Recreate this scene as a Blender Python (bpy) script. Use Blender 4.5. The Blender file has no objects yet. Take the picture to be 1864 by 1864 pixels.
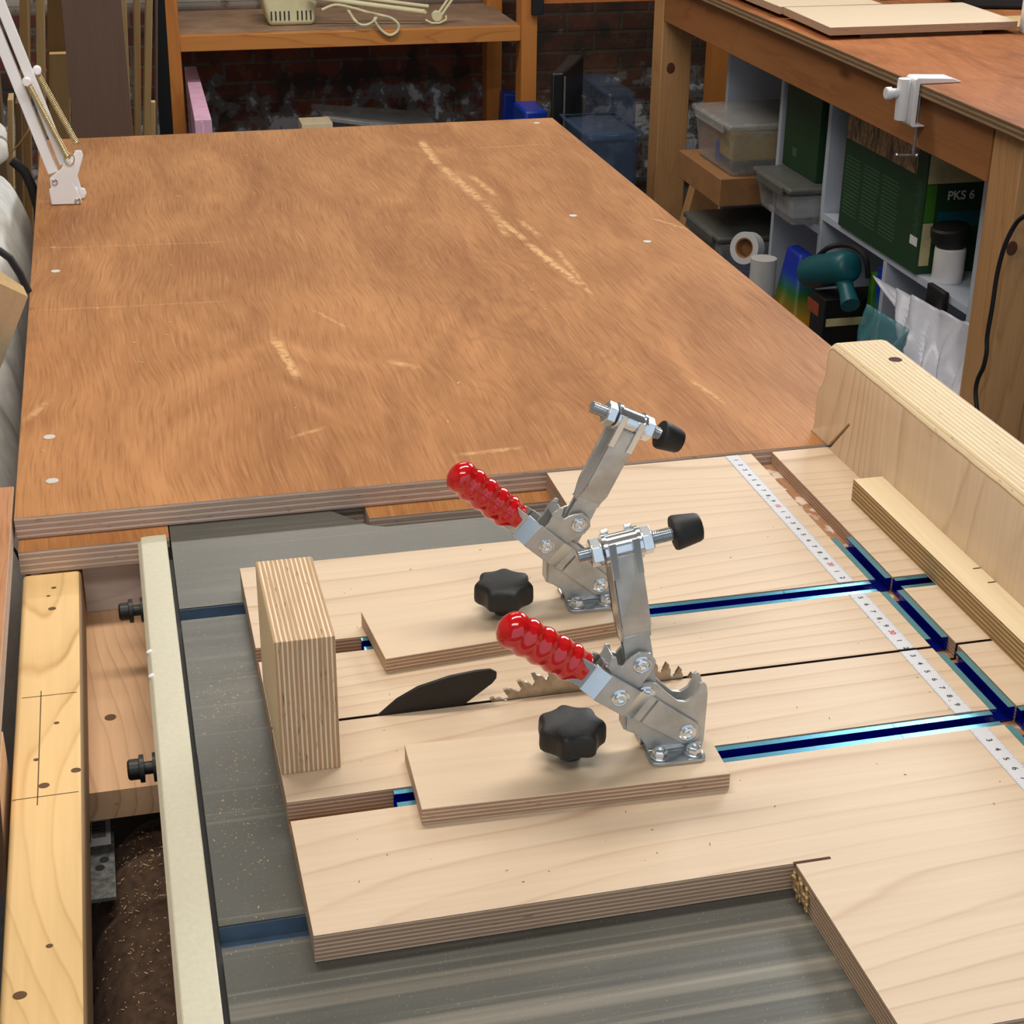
import bpy, bmesh, math, random
from mathutils import Vector, Matrix
random.seed(7)
S = bpy.context.scene
COL = S.collection
PI = math.pi
FLOOR = -880.0            # all lengths in mm, z = 0 is the top of the sled; lifted so the floor is z = 0 at the end

# ------------------------------------------------------------------ camera
cam_loc = Vector((-470.84, -851.35, 538.25))
CR = Matrix(((0.9715, 0.09452, -0.2174), (-0.23688, 0.42248, -0.87487), (0.00915, 0.90143, 0.43283)))
FPX = 2973.76
cd = bpy.data.cameras.new('camera'); cam = bpy.data.objects.new('camera', cd); COL.objects.link(cam)
cd.sensor_width = 36; cd.lens = FPX / 1864 * 36; cd.clip_start = .01; cd.clip_end = 60
q = Matrix.Identity(4)
for i in range(3):
    for j in range(3): q[i][j] = CR[i][j]
cam.matrix_world = Matrix.Translation(cam_loc * .001) @ q.to_quaternion().to_matrix().to_4x4()
S.camera = cam

def pt(u, v, x=None, y=None, z=None):
    """the point of a known plane (mm) seen at a place of the photograph"""
    d = CR @ Vector(((u - 932) / FPX, (932 - v) / FPX, -1))
    if x is not None: t = (x - cam_loc.x) / d.x
    elif y is not None: t = (y - cam_loc.y) / d.y
    else: t = (z - cam_loc.z) / d.z
    return cam_loc + d * t

# ------------------------------------------------------------------ mesh helper
class MB:
    def __init__(s, M=None): s.v = []; s.f = []; s.m = []; s.M = M
    def add(s, vs, fs, mi=0):
        o = len(s.v)
        for p in vs:
            p = Vector(p)
            s.v.append(s.M @ p if s.M else p)
        for k, f in enumerate(fs):
            s.f.append([o + i for i in f]); s.m.append(mi[k] if isinstance(mi, (list, tuple)) else mi)
    def box(s, x0, x1, y0, y1, z0, z1, mi=0, top=None, bot=None, xs=None, ys=None):
        P = [(x0,y0,z0),(x1,y0,z0),(x1,y1,z0),(x0,y1,z0),(x0,y0,z1),(x1,y0,z1),(x1,y1,z1),(x0,y1,z1)]
        g = lambda a: mi if a is None else a
        s.add(P, [(3,2,1,0),(4,5,6,7),(0,1,5,4),(2,3,7,6),(1,2,6,5),(3,0,4,7)], [g(bot), g(top), g(ys), g(ys), g(xs), g(xs)])
        return s
    def hexa(s, P, mi=0, mis=None):   # 8 corners: bottom ring 4 (ccw from above), top ring 4
        s.add(P, [(3,2,1,0),(4,5,6,7),(0,1,5,4),(2,3,7,6),(1,2,6,5),(3,0,4,7)], mis or mi); return s
    def prism(s, pts, ax, a0, a1, cap=0, side=0):
        # polygon given in the two other axes; x:(y,z)  y:(x,z)  z:(x,y)
        n = len(pts)
        ar = sum(pts[i][0]*pts[(i+1)%n][1]-pts[(i+1)%n][0]*pts[i][1] for i in range(n))
        if (ar < 0) != (ax == 'y'): pts = pts[::-1]
        mk = {'x': lambda a,b,c:(c,a,b), 'y': lambda a,b,c:(a,c,b), 'z': lambda a,b,c:(a,b,c)}[ax]
        V = [mk(a,b,a0) for a,b in pts] + [mk(a,b,a1) for a,b in pts]
        F = [list(range(n))[::-1], list(range(n, 2*n))] + [(i,(i+1)%n,n+(i+1)%n,n+i) for i in range(n)]
        sd = side if isinstance(side, list) else [side]*n
        s.add(V, F, [cap, cap] + sd); return s
    def frame(s, d):
        d = Vector(d).normalized(); a = Vector((0,0,1)) if abs(d.z) < .9 else Vector((1,0,0))
        u = a.cross(d).normalized(); return u, d.cross(u), d
    def lathe(s, p, d, prof, seg=24, mi=0, sx=1, sy=1, lobes=None, ph=0, up=None):
        u, w, d = s.frame(d)
        if up is not None: u = Vector(up).normalized(); w = d.cross(u)
        p = Vector(p); V = []; F = []; M = []
        for (r, h, *rest) in prof:
            for k in range(seg):
                a = 2*PI*k/seg + ph; rr = r
                if lobes: rr = r * lobes(a)
                V.append(p + d*h + u*(rr*sx*math.cos(a)) + w*(rr*sy*math.sin(a)))
        n = len(prof)
        for i in range(n-1):
            for k in range(seg):
                F.append((i*seg+k, i*seg+(k+1)%seg, (i+1)*seg+(k+1)%seg, (i+1)*seg+k)); M.append(prof[i][2] if len(prof[i])>2 else mi)
        F.append(list(range(seg))[::-1]); M.append(mi); F.append([(n-1)*seg+k for k in range(seg)]); M.append(mi)
        s.add(V, F, M); return s
    def cyl(s, a, b, r, r2=None, seg=20, mi=0, ph=0):
        a = Vector(a); b = Vector(b); return s.lathe(a, b-a, [(r,0),(r if r2 is None else r2,(b-a).length)], seg, mi, ph=ph)
    def tube(s, path, r, seg=10, mi=0):
        P = [Vector(p) for p in path]; V = []; F = []; u = None
        for i, p in enumerate(P):
            t = (P[min(i+1,len(P)-1)] - P[max(i-1,0)]).normalized()
            if u is None: u, w, _ = s.frame(t)
            else: u = (u - t*u.dot(t)).normalized(); w = t.cross(u)
            rr = r[i] if isinstance(r, (list, tuple)) else r
            for k in range(seg): V.append(p + (u*math.cos(2*PI*k/seg) + w*math.sin(2*PI*k/seg))*rr)
        for i in range(len(P)-1):
            for k in range(seg): F.append((i*seg+k, i*seg+(k+1)%seg, (i+1)*seg+(k+1)%seg, (i+1)*seg+k))
        F.append(list(range(seg))[::-1]); F.append([(len(P)-1)*seg+k for k in range(seg)])
        s.add(V, F, mi); return s
    def strip(s, path, wv, th, mi=0):
        """sheet metal: path (list of points), half-width vector wv, thickness vector th"""
        wv = Vector(wv); th = Vector(th); n = len(path); V = []
        for p in path:
            p = Vector(p); V += [p-wv, p+wv, p+wv+th, p-wv+th]
        F = [(0,1,2,3), tuple(4*(n-1)+k for k in (3,2,1,0))]
        for i in range(n-1):
            a = 4*i; b = a+4
            for k in range(4): F.append((a+k, b+k, b+(k+1)%4, a+(k+1)%4))
        s.add(V, F, mi); return s
    def build(s, name, mats, parent=None, base=(0,0,0), bevel=0, ang=35, seg=2, kind=None, sub=0):
        me = bpy.data.meshes.new(name); b = Vector(base)
        me.from_pydata([((p-b)*.001)[:] for p in s.v], [], s.f)
        if not isinstance(mats, (list, tuple)): mats = [mats]
        for m in mats: me.materials.append(m)
        for p, mi in zip(me.polygons, s.m): p.material_index = mi
        bm = bmesh.new(); bm.from_mesh(me); bmesh.ops.remove_doubles(bm, verts=bm.verts, dist=1e-6)
        bmesh.ops.recalc_face_normals(bm, faces=bm.faces); bm.to_mesh(me); bm.free()
        for p in me.polygons: p.use_smooth = True
        me.set_sharp_from_angle(angle=math.radians(ang))
        o = bpy.data.objects.new(name, me); COL.objects.link(o)
        if parent is not None: o.parent = parent
        else: o.location = b*.001
        if bevel:
            md = o.modifiers.new('bevel', 'BEVEL'); md.width = bevel*.001; md.segments = seg; md.limit_method = 'ANGLE'; md.angle_limit = math.radians(40)
        if sub:
            md = o.modifiers.new('sub', 'SUBSURF'); md.levels = sub; md.render_levels = sub
        if kind: o['kind'] = kind
        return o

def tag(o, label, cat, group=None, kind=None):
    o['label'] = label; o['category'] = cat
    if group: o['group'] = group
    if kind: o['kind'] = kind
    return o
def thing(name, label, cat, loc=(0,0,0), rz=0, group=None):
    o = bpy.data.objects.new(name, None); COL.objects.link(o); o.empty_display_size = .02
    o.location = Vector(loc)*.001; o.rotation_euler = (0,0,rz)
    return tag(o, label, cat, group)

# ------------------------------------------------------------------ materials
def lin(c): c /= 255; return c/12.92 if c <= .04045 else ((c+.055)/1.055)**2.4
def rgb(r, g, b): return (lin(r), lin(g), lin(b), 1)
class NT:
    def __init__(s, name):
        s.m = bpy.data.materials.new(name); s.m.use_nodes = True; s.t = s.m.node_tree
        s.b = s.t.nodes['Principled BSDF']
    def n(s, ty, **kw):
        o = s.t.nodes.new(ty)
        for k, v in kw.items(): setattr(o, k, v)
        return o
    def l(s, a, b): s.t.links.new(a, b)
    def val(s, inp, v):
        if hasattr(v, 'links') or isinstance(v, bpy.types.NodeSocket): s.l(v, inp)
        else: inp.default_value = v
    def math(s, op, a, b=None, c=None, clamp=False):
        o = s.n('ShaderNodeMath', operation=op); o.use_clamp = clamp
        s.val(o.inputs[0], a)
        if b is not None: s.val(o.inputs[1], b)
        if c is not None: s.val(o.inputs[2], c)
        return o.outputs[0]
    def coord(s, scale=(1,1,1), loc=(0,0,0), rot=(0,0,0), out='Object', src=None):
        if src is None: src = s.n('ShaderNodeTexCoord').outputs[out]
        mp = s.n('ShaderNodeMapping'); s.l(src, mp.inputs[0])
        mp.inputs['Scale'].default_value = scale; mp.inputs['Location'].default_value = loc; mp.inputs['Rotation'].default_value = rot
        return mp.outputs[0]
    def noise(s, vec, scale=5, detail=3, rough=.5, dist=0, col=False):
        o = s.n('ShaderNodeTexNoise'); s.l(vec, o.inputs['Vector'])
        o.inputs['Scale'].default_value = scale; o.inputs['Detail'].default_value = detail
        o.inputs['Roughness'].default_value = rough; o.inputs['Distortion'].default_value = dist
        return o.outputs['Color' if col else 'Fac']
    def ramp(s, fac, stops, mode='LINEAR'):
        o = s.n('ShaderNodeValToRGB'); s.l(fac, o.inputs[0]); r = o.color_ramp; r.interpolation = mode
        while len(r.elements) < len(stops): r.elements.new(.5)
        for e, (p, c) in zip(r.elements, stops):
            e.position = p; e.color = c if not isinstance(c, (int, float)) else (c, c, c, 1)
        return o.outputs[0]
    def mix(s, f, a, b, mode='MIX'):
        o = s.n('ShaderNodeMix', data_type='RGBA', blend_type=mode)
        s.val(o.inputs[0], f); s.val(o.inputs[6], a); s.val(o.inputs[7], b); return o.outputs[2]
    def base(s, c): s.val(s.b.inputs['Base Color'], c)
    def set(s, **kw):
        for k, v in kw.items(): s.val(s.b.inputs[k.replace('_', ' ')], v)
        return s
    def bump(s, h, d=.001, st=.3):
        o = s.n('ShaderNodeBump'); s.l(h, o.inputs['Height']); o.inputs['Distance'].default_value = d; o.inputs['Strength'].default_value = st
        s.l(o.outputs[0], s.b.inputs['Normal'])
    def maprange(s, v, a, b, c=0., d=1.):
        o = s.n('ShaderNodeMapRange'); s.val(o.inputs[0], v)
        for k, x in zip((1,2,3,4), (a,b,c,d)): o.inputs[k].default_value = x
        return o.outputs[0]

def plain(name, c, rough=.5, metal=0, var=.06, scale=40, coat=0, spec=.5, bump=0, coat_rough=.1):
    t = NT(name); v = t.coord(); n = t.noise(v, scale, 4, .6)
    dk = tuple(x*(1-var*2) for x in c[:3]) + (1,); lt = tuple(min(1, x*(1+var*2)) for x in c[:3]) + (1,)
    t.base(t.ramp(n, [(.3, dk), (.7, lt)])); t.set(Roughness=rough, Metallic=metal, Coat_Weight=coat, Coat_Roughness=coat_rough)
    t.b.inputs['Specular IOR Level'].default_value = spec
    if bump: t.bump(n, .001, bump)
    return t.m

def wood(name, light, dark, along='X', fig=5., freq=7., fig_str=.5, fibre=.12, rough=.5, tone=.18, knots=0, spec=.35, width=.1, warp=.5, stretch=.16, seed=0., pore=0):
    t = NT(name); a = 'XYZ'.index(along)
    sc = [1,1,1]; sc[a] = stretch
    v = t.coord(sc, (seed, seed*1.7, seed*.6))
    n = t.noise(v, fig, 1.2, .4, .2)
    sp = t.n('ShaderNodeSeparateXYZ'); t.l(t.coord(), sp.inputs[0]); ac = sp.outputs['XYZ'.index({'X': 'Y', 'Y': 'X', 'Z': 'Y'}[along])]
    n2 = t.noise(t.coord(tuple(x*6 for x in sc), (seed+7,)*3), fig, 2, .5)
    ph = t.math('ADD', t.math('ADD', t.math('MULTIPLY', ac, freq*4.5), t.math('MULTIPLY', n, freq*2.0)), t.math('MULTIPLY', n2, .9))
    w = t.math('FRACT', ph)
    ln = t.ramp(w, [(0, 0), (.55, .1), (.80, .35), (.90, 1), (.97, .25), (1, 0)])
    mod = t.noise(t.coord(tuple(x*2 for x in sc), (seed+11,)*3), 9, 2, .5)
    ln = t.math('MULTIPLY', ln, t.maprange(mod, .3, .7, .15, 1))
    tn = t.noise(t.coord((1,1,1), (seed+3,)*3), 2.2, 2, .5)
    col = t.mix(t.math('MULTIPLY', ln, fig_str), light, dark)
    col = t.mix(t.math('MULTIPLY', tn, tone*2), col, t.mix(.5, light, dark))
    fs = [220,220,220]; fs[a] = 5
    f = t.noise(t.coord(fs, (seed,)*3), 1, 3, .6)
    k = t.maprange(f, .3, .7, 1-fibre, 1+fibre*.6)
    g = t.n('ShaderNodeCombineColor');
    for i in range(3): t.l(k, g.inputs[i])
    col = t.mix(1, col, g.outputs[0], 'MULTIPLY')
    if pore:
        ps = [500,500,500]; ps[a] = 22
        pn = t.noise(t.coord(ps, (seed+1,)*3), 1, 2, .5)
        col = t.mix(t.maprange(pn, .60, .72, 0, pore), col, tuple(x*.45 for x in dark[:3])+(1,))
    if knots:
        ks = [9,9,9]; ks[a] = 3.2
        vo = t.n('ShaderNodeTexVoronoi'); t.l(t.coord(ks, (seed*2+.3,)*3), vo.inputs['Vector']); vo.inputs['Scale'].default_value = knots
        col = t.mix(t.maprange(vo.outputs['Distance'], .04, .11, .85, 0), col, rgb(96,54,26))
    t.base(col); t.set(Roughness=rough); t.b.inputs['Specular IOR Level'].default_value = spec
    t.bump(f, .0006, .12)
    return t.m

def plyedge(name, axis='Z', th=.0014, light=rgb(214,190,164), mid=rgb(170,136,110), glue=rgb(92,64,50), streak=.5, phase=0., rough=.65):
    t = NT(name); v = t.coord(); sp = t.n('ShaderNodeSeparateXYZ'); t.l(v, sp.inputs[0]); c = sp.outputs['XYZ'.index(axis)]
    ws = [30,30,30]; ws['XYZ'.index(axis)] = 60
    wob = t.noise(t.coord(tuple(ws)), 1, 2, .5)
    c2 = t.math('ADD', c, t.math('MULTIPLY', t.math('SUBTRACT', wob, .5), th*.35))
    k = t.math('FRACT', t.math('ADD', t.math('DIVIDE', c2, 2*th), phase))
    col = t.ramp(k, [(0, glue), (.05, light), (.44, light), (.5, glue), (.56, mid), (.95, mid), (1, glue)])
    s1 = [14,14,14]; s1['XYZ'.index(axis)] = 420
    st = t.noise(t.coord(tuple(s1)), 1, 3, .6)
    col = t.mix(t.maprange(st, .45, .72, 0, streak), col, tuple(x*.8 for x in mid[:3])+(1,))
    s2 = [90,90,90]; s2['XYZ'.index(axis)] = 500
    dk = t.noise(t.coord(tuple(s2), (4,4,4)), 1, 2, .6)
    col = t.mix(t.maprange(dk, .64, .78, 0, .7), col, rgb(84,54,40))
    t.base(col); t.set(Roughness=rough); t.b.inputs['Specular IOR Level'].default_value = .25
    return t.m

BIRCH_L = rgb(216,194,167); BIRCH_D = rgb(164,124,92)
M = {}
M['birch_x'] = wood('birch_face_lengthwise', BIRCH_L, BIRCH_D, 'X', 4.5, 10, .62, .05, .5, .14, seed=.3)
M['birch_x2'] = wood('birch_face_plain', rgb(214,192,164), rgb(186,154,122), 'X', 4, 4, .16, .05, .5, .2, seed=2.3)
M['birch_z'] = wood('birch_face_upright', rgb(226,200,168), rgb(180,142,108), 'Z', 5, 10, .75, .06, .5, .10, seed=1.1, stretch=.2)
M['birch_y'] = wood('birch_face_crosswise', rgb(230,212,176), rgb(190,156,116), 'Y', 5, 5, .2, .05, .5, .12, seed=4.1)
M['edge_z'] = plyedge('birch_ply_edge_flat', 'Z', .00125)
M['edge_x'] = plyedge('birch_ply_edge_upright', 'X', .00135, light=rgb(228,208,178), mid=rgb(186,150,112), glue=rgb(112,76,54), streak=.65)
M['edge_fence'] = plyedge('fence_ply_edge', 'X', .0021, light=rgb(228,208,172), mid=rgb(208,182,142), glue=rgb(160,130,96), streak=.5)
M['edge_warm'] = plyedge('strip_ply_edge', 'Z', .0016, light=rgb(206,178,128), mid=rgb(150,118,78), glue=rgb(96,72,46), streak=.6)
M['groove'] = wood('routed_groove', rgb(186,140,100), rgb(112,68,44), 'Y', 18, 5, .7, .3, .7, .5, seed=5)
def torn(m):
    t = m.node_tree; b = t.nodes['Principled BSDF']; l = b.inputs['Base Color'].links[0].from_socket
    tc = t.nodes.new('ShaderNodeTexCoord'); n = t.nodes.new('ShaderNodeTexNoise'); n.inputs['Scale'].default_value = 70; n.inputs['Detail'].default_value = 3
    t.links.new(tc.outputs['Object'], n.inputs['Vector']); r = t.nodes.new('ShaderNodeMapRange'); r.inputs[1].default_value = .5; r.inputs[2].default_value = .56; r.inputs[4].default_value = .85
    t.links.new(n.outputs['Fac'], r.inputs[0]); x = t.nodes.new('ShaderNodeMix'); x.data_type = 'RGBA'; x.inputs[7].default_value = rgb(222,204,190)
    t.links.new(r.outputs[0], x.inputs[0]); t.links.new(l, x.inputs[6]); t.links.new(x.outputs[2], b.inputs['Base Color'])
torn(M['groove'])
M['groove_x'] = wood('routed_groove_long', rgb(150,104,66), rgb(78,48,32), 'X', 14, 4, .7, .3, .7, .5, seed=6)
M['edge_red'] = plyedge('hardwood_ply_edge', 'Z', .0023, light=rgb(228,212,198), mid=rgb(196,168,150), glue=rgb(126,92,76), streak=.6)
M['edge_grey'] = plyedge('weathered_ply_edge', 'Z', .0045, light=rgb(168,140,108), mid=rgb(120,94,68), glue=rgb(84,62,44), streak=.6)
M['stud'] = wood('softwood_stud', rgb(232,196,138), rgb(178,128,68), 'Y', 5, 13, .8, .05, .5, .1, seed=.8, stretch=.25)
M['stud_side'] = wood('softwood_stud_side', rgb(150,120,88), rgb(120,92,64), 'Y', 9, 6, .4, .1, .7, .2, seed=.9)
M['plank'] = wood('softwood_plank', rgb(222,180,140), rgb(168,118,78), 'Y', 5, 11, .8, .06, .6, .12, seed=3.3, stretch=.3)
M['grey_wood'] = wood('grey_softwood_beam', rgb(214,200,190), rgb(158,138,124), 'X', 9, 7, .5, .08, .65, .2, seed=2.2)
M['pine_x'] = wood('varnished_pine_rail', rgb(208,140,72), rgb(150,78,30), 'X', 6, 6, .75, .08, .45, .2, seed=1.9)
M['pine_z'] = wood('varnished_pine_post', rgb(204,134,66), rgb(150,80,32), 'Z', 6, 5, .4, .08, .45, .25, seed=2.7, stretch=.1)
M['bench_z'] = wood('old_pine_leg', rgb(202,156,106), rgb(146,92,50), 'Z', 7, 6, .6, .1, .6, .3, seed=4.4, stretch=.12, knots=1.0)
M['bench_y'] = wood('old_pine_apron', rgb(168,112,66), rgb(112,64,34), 'Y', 7, 5, .5, .1, .6, .35, seed=5.2, stretch=.16, knots=.8)
M['sheet_z'] = wood('pale_sheet_edge', rgb(196,164,112), rgb(150,116,72), 'Z', 9, 5, .4, .1, .65, .3, seed=1.4, stretch=.06)
M['sheet_dk'] = wood('dark_sheet_face', rgb(112,88,62), rgb(70,52,36), 'Z', 6, 5, .4, .1, .7, .4, seed=2.4)
M['sheet_tan'] = wood('tan_sheet_face', rgb(150,116,72), rgb(112,82,48), 'Z', 6, 5, .3, .1, .7, .3, seed=3.4)
M['brown'] = wood('dusty_brown_board', rgb(136,108,92), rgb(98,78,74), 'Z', 3, 3, .5, .06, .75, .6, seed=1.2)
M['brown_shelf'] = plain('dusty_shelf_board', rgb(152,124,100), .8, var=.12, scale=12)

# red brown plywood of the big tabletop
def red_ply(name, segs, light=rgb(188,132,82), dark=rgb(146,94,50), seed=0., along='Y', eye=None):
    t = NT(name); v0 = t.n('ShaderNodeTexCoord').outputs['Object']
    st = (1.6, .5, 1) if along == 'Y' else (.5, 1.6, 1)
    big = t.noise(t.coord(st, (seed,)*3, src=v0), 2.0, 2, .5, 1.1)
    fig = t.noise(t.coord(tuple(x*1.5 for x in st), (seed+2,)*3, src=v0), 3.4, 3, .55, 1.6)
    rings = t.ramp(t.math('FRACT', t.math('MULTIPLY', big, 9)), [(0, .0), (.4, .15), (.5, .8), (.62, .3), (1, 0)])
    col = t.ramp(fig, [(.28, dark), (.5, tuple((a+b)/2 for a, b in zip(light, dark))), (.72, light)])
    col = t.mix(t.math('MULTIPLY', rings, .34), col, dark)
    fs = (430, 15, 1) if along == 'Y' else (15, 430, 1)
    wv = t.n('ShaderNodeVectorMath', operation='ADD'); t.l(v0, wv.inputs[0])
    sw = t.n('ShaderNodeVectorMath', operation='SCALE'); t.l(t.noise(t.coord(src=v0), 3.2, 2, .5, .3, col=True), sw.inputs[0]); sw.inputs['Scale'].default_value = .05
    t.l(sw.outputs[0], wv.inputs[1])
    f = t.noise(t.coord(fs, src=wv.outputs[0]), 1, 4, .65)
    col = t.mix(t.maprange(f, .52, .66, 0, .42), col, rgb(118,72,36))
    col = t.mix(t.maprange(f, .46, .32, 0, .32), col, rgb(204,150,100))
    if eye:
        s3 = t.n('ShaderNodeSeparateXYZ'); t.l(v0, s3.inputs[0])
        dx = t.math('MULTIPLY', t.math('SUBTRACT', s3.outputs[0], eye[0]), 1.0); dy = t.math('MULTIPLY', t.math('SUBTRACT', s3.outputs[1], eye[1]), .42)
        dd = t.math('SQRT', t.math('ADD', t.math('MULTIPLY', dx, dx), t.math('MULTIPLY', dy, dy)))
        wv_ = t.math('ADD', t.math('MULTIPLY', dd, 34), t.math('MULTIPLY', t.noise(t.coord((1.6, .7, 1), src=v0), 5, 3, .6), 11))
        rg = t.ramp(t.math('FRACT', wv_), [(0, 0), (.5, .15), (.75, 1), (1, 0)])
        col = t.mix(t.math('MULTIPLY', t.math('MULTIPLY', rg, .34), t.maprange(dd, .02, .24, 1, 0)), col, rgb(122,74,36))
    # worn, paler scratches with a shape of their own
    mask = None
    sp = t.n('ShaderNodeSeparateXYZ'); t.l(v0, sp.inputs[0]); X, Y = sp.outputs[0], sp.outputs[1]
    jit = t.math('MULTIPLY', t.math('SUBTRACT', t.noise(t.coord(src=v0), 60, 2, .6), .5), .008)
    brk = t.maprange(t.noise(t.coord(src=v0), 120, 2, .6), .35, .55, .15, 1)
    for (x0, y0, x1, y1, w, k) in segs:
        L = math.hypot(x1-x0, y1-y0); ux, uy = (x1-x0)/L, (y1-y0)/L
        al = t.math('ADD', t.math('MULTIPLY', X, ux), t.math('MULTIPLY_ADD', Y, uy, -(x0*ux+y0*uy)))
        ac = t.math('ADD', t.math('MULTIPLY', X, -uy), t.math('MULTIPLY_ADD', Y, ux, x0*uy-y0*ux))
        ac = t.math('ABSOLUTE', t.math('ADD', ac, jit))
        e = t.math('MULTIPLY', t.maprange(ac, w*.3, w, k, 0), t.math('MULTIPLY', t.maprange(al, 0, .02), t.maprange(al, L, L-.02)))
        mask = e if mask is None else t.math('MAXIMUM', mask, e)
    if mask is not None: col = t.mix(t.math('MULTIPLY', mask, brk, clamp=True), col, rgb(222,176,122))
    t.base(col); t.set(Roughness=t.maprange(f, .3, .7, .5, .62)); t.b.inputs['Specular IOR Level'].default_value = .22
    t.bump(f, .0005, .12)
    return t.m

def grey_table():
    t = NT('saw_table_metal'); v0 = t.n('ShaderNodeTexCoord').outputs['Object']
    n = t.noise(t.coord((3, 260, 1), src=v0), 1, 3, .6); b = t.noise(t.coord(src=v0), 6, 3, .5)
    col = t.mix(t.maprange(b, .3, .7), rgb(78,79,74), rgb(97,96,90))
    col = t.mix(t.maprange(n, .6, .74, 0, .35), col, rgb(150,146,130))
    sp = t.noise(t.coord(src=v0), 900, 1, .5)
    col = t.mix(t.maprange(sp, .70, .76, 0, .5), col, rgb(170,160,140))
    sep = t.n('ShaderNodeSeparateXYZ'); t.l(v0, sep.inputs[0])
    band = t.noise(t.coord((.6, 55, 1), src=v0), 1, 3, .6)
    area = t.math('MULTIPLY', t.maprange(sep.outputs[1], -.205, -.235), t.maprange(sep.outputs[0], -.36, -.28))
    col = t.mix(t.math('MULTIPLY', t.maprange(band, .50, .66, 0, .55), area), col, rgb(166,158,142))
    t.base(col); t.set(Roughness=t.maprange(n, .3, .8, .30, .42), Metallic=.2); t.b.inputs['Specular IOR Level'].default_value = .45
    return t.m
M['table'] = grey_table()
M['cream_metal'] = plain('cream_rail_metal', rgb(203,198,176), .45, .1, .025, 300)
M['zinc'] = plain('zinc_plated_steel', rgb(186,192,196), .22, .85, .08, 60)
M['zinc_dull'] = plain('zinc_plated_steel_flat', rgb(186,188,186), .36, .55, .10, 50)
M['zinc_bright'] = plain('bright_zinc', rgb(222,228,232), .16, .9, .03, 60)
M['galv'] = plain('galvanised_plate', rgb(140,144,142), .45, .7, .25, 240)
M['red'] = plain('red_vinyl_grip', rgb(196,14,18), .12, 0, .05, 20, coat=.6, coat_rough=.05)
M['rubber'] = plain('black_rubber', rgb(20,20,20), .55, 0, .1, 60)
M['knob'] = plain('black_knob_plastic', rgb(30,30,29), .5, 0, .25, 900, bump=.25)
M['black'] = plain('black_paint', rgb(13,13,14), .45, 0, .1, 40)
M['black_matt'] = plain('black_plastic', rgb(24,24,26), .6, 0, .1, 40)
M['blade'] = plain('saw_blade_steel', rgb(168,156,140), .35, .8, .12, 120)
M['carbide'] = plain('carbide_tip', rgb(150,140,126), .3, .9, .08, 80)
M['blue_rim'] = plain('blue_anodised_rim', rgb(112,186,214), .2, .85, .04, 60)
M['blue_in'] = plain('blue_anodised_slot', rgb(12,34,168), .25, .8, .1, 60, coat=.3)
M['white_paint'] = plain('white_enamel', rgb(238,238,240), .35, 0, .01, 20)
M['white_board'] = plain('white_melamine', rgb(190,199,214), .4, 0, .02, 20)
M['brass'] = plain('brassy_spring', rgb(206,192,150), .35, .8, .05, 60)
M['cream'] = plain('cream_lamp_enamel', rgb(222,216,176), .4, 0, .03, 20)
M['tape'] = plain('white_steel_tape', rgb(206,208,214), .4, 0, .02, 20)
M['ink'] = plain('black_ink', rgb(38,38,40), .6)
M['red_ink'] = plain('red_ink', rgb(206,62,56), .6)
M['pencil'] = plain('pencil_mark', rgb(96,66,36), .7)
M['dust'] = plain('sawdust', rgb(214,186,142), .9, var=.2, scale=400)
M['pink'] = plain('pink_foam', rgb(226,178,206), .8, var=.06, scale=30)
M['cloth_brown'] = plain('brown_fabric', rgb(88,66,50), .95, var=.2, scale=160, bump=.5)
M['cloth_white'] = plain('white_filter_cloth', rgb(206,204,198), .95, var=.06, scale=60, bump=.3)
M['cloth_strap'] = plain('black_strap', rgb(14,14,15), .95, var=.3, scale=300)
M['card'] = plain('cardboard', rgb(156,112,70), .8, var=.06, scale=20)
M['green'] = plain('dark_green_carton', rgb(24,62,34), .6, var=.05)
M['green_lt'] = plain('bright_green_print', rgb(58,120,26), .6)
M['green_text'] = plain('pale_green_print', rgb(60,96,66), .6)
M['cream_print'] = plain('cream_print', rgb(196,186,140), .6, var=.12, scale=20)
M['teal'] = plain('teal_plastic', rgb(14,88,98), .45)
M['turq'] = plain('turquoise_plastic', rgb(64,186,172), .4)
M['paper'] = plain('white_paper', rgb(196,196,196), .7, var=.02)
M['grey_lid'] = plain('grey_plastic_lid', rgb(92,94,90), .45)
M['blue_plastic'] = plain('blue_plastic', rgb(22,62,176), .4)
M['wrap'] = plain('white_plastic_sheet', rgb(206,208,220), .35, var=.05, scale=20)
M['dark_case'] = plain('black_case', rgb(12,12,14), .4)
M['label'] = plain('white_label', rgb(230,230,232), .5, var=.01)
M['yellow'] = plain('yellow_tub', rgb(196,160,30), .5)
M['steel_dk'] = plain('dark_sheet_metal', rgb(60,62,60), .5, .3)
M['concrete'] = plain('concrete_floor', rgb(74,70,66), .9, var=.2, scale=6)
M['plaster'] = plain('plaster_wall', rgb(150,146,138), .9, var=.06, scale=3)
M['plaster_dk'] = plain('grubby_wall', rgb(86,82,76), .9, var=.12, scale=4)

def clear_plastic(name, c, alpha):
    t = NT(name); t.base(c); t.set(Roughness=.25, Alpha=alpha); t.b.inputs['Specular IOR Level'].default_value = .6
    n = t.noise(t.coord(), 30, 3, .6); t.val(t.b.inputs['Alpha'], t.maprange(n, .3, .7, max(0, alpha-.12), min(1, alpha+.1)))
    return t.m
M['clear'] = clear_plastic('clear_box_plastic', rgb(180,182,180), .45)
M['clear_blue'] = clear_plastic('bluish_clear_plastic', rgb(72,94,124), .42)
M['film'] = clear_plastic('teal_plastic_film', rgb(96,160,172), .5)

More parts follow.
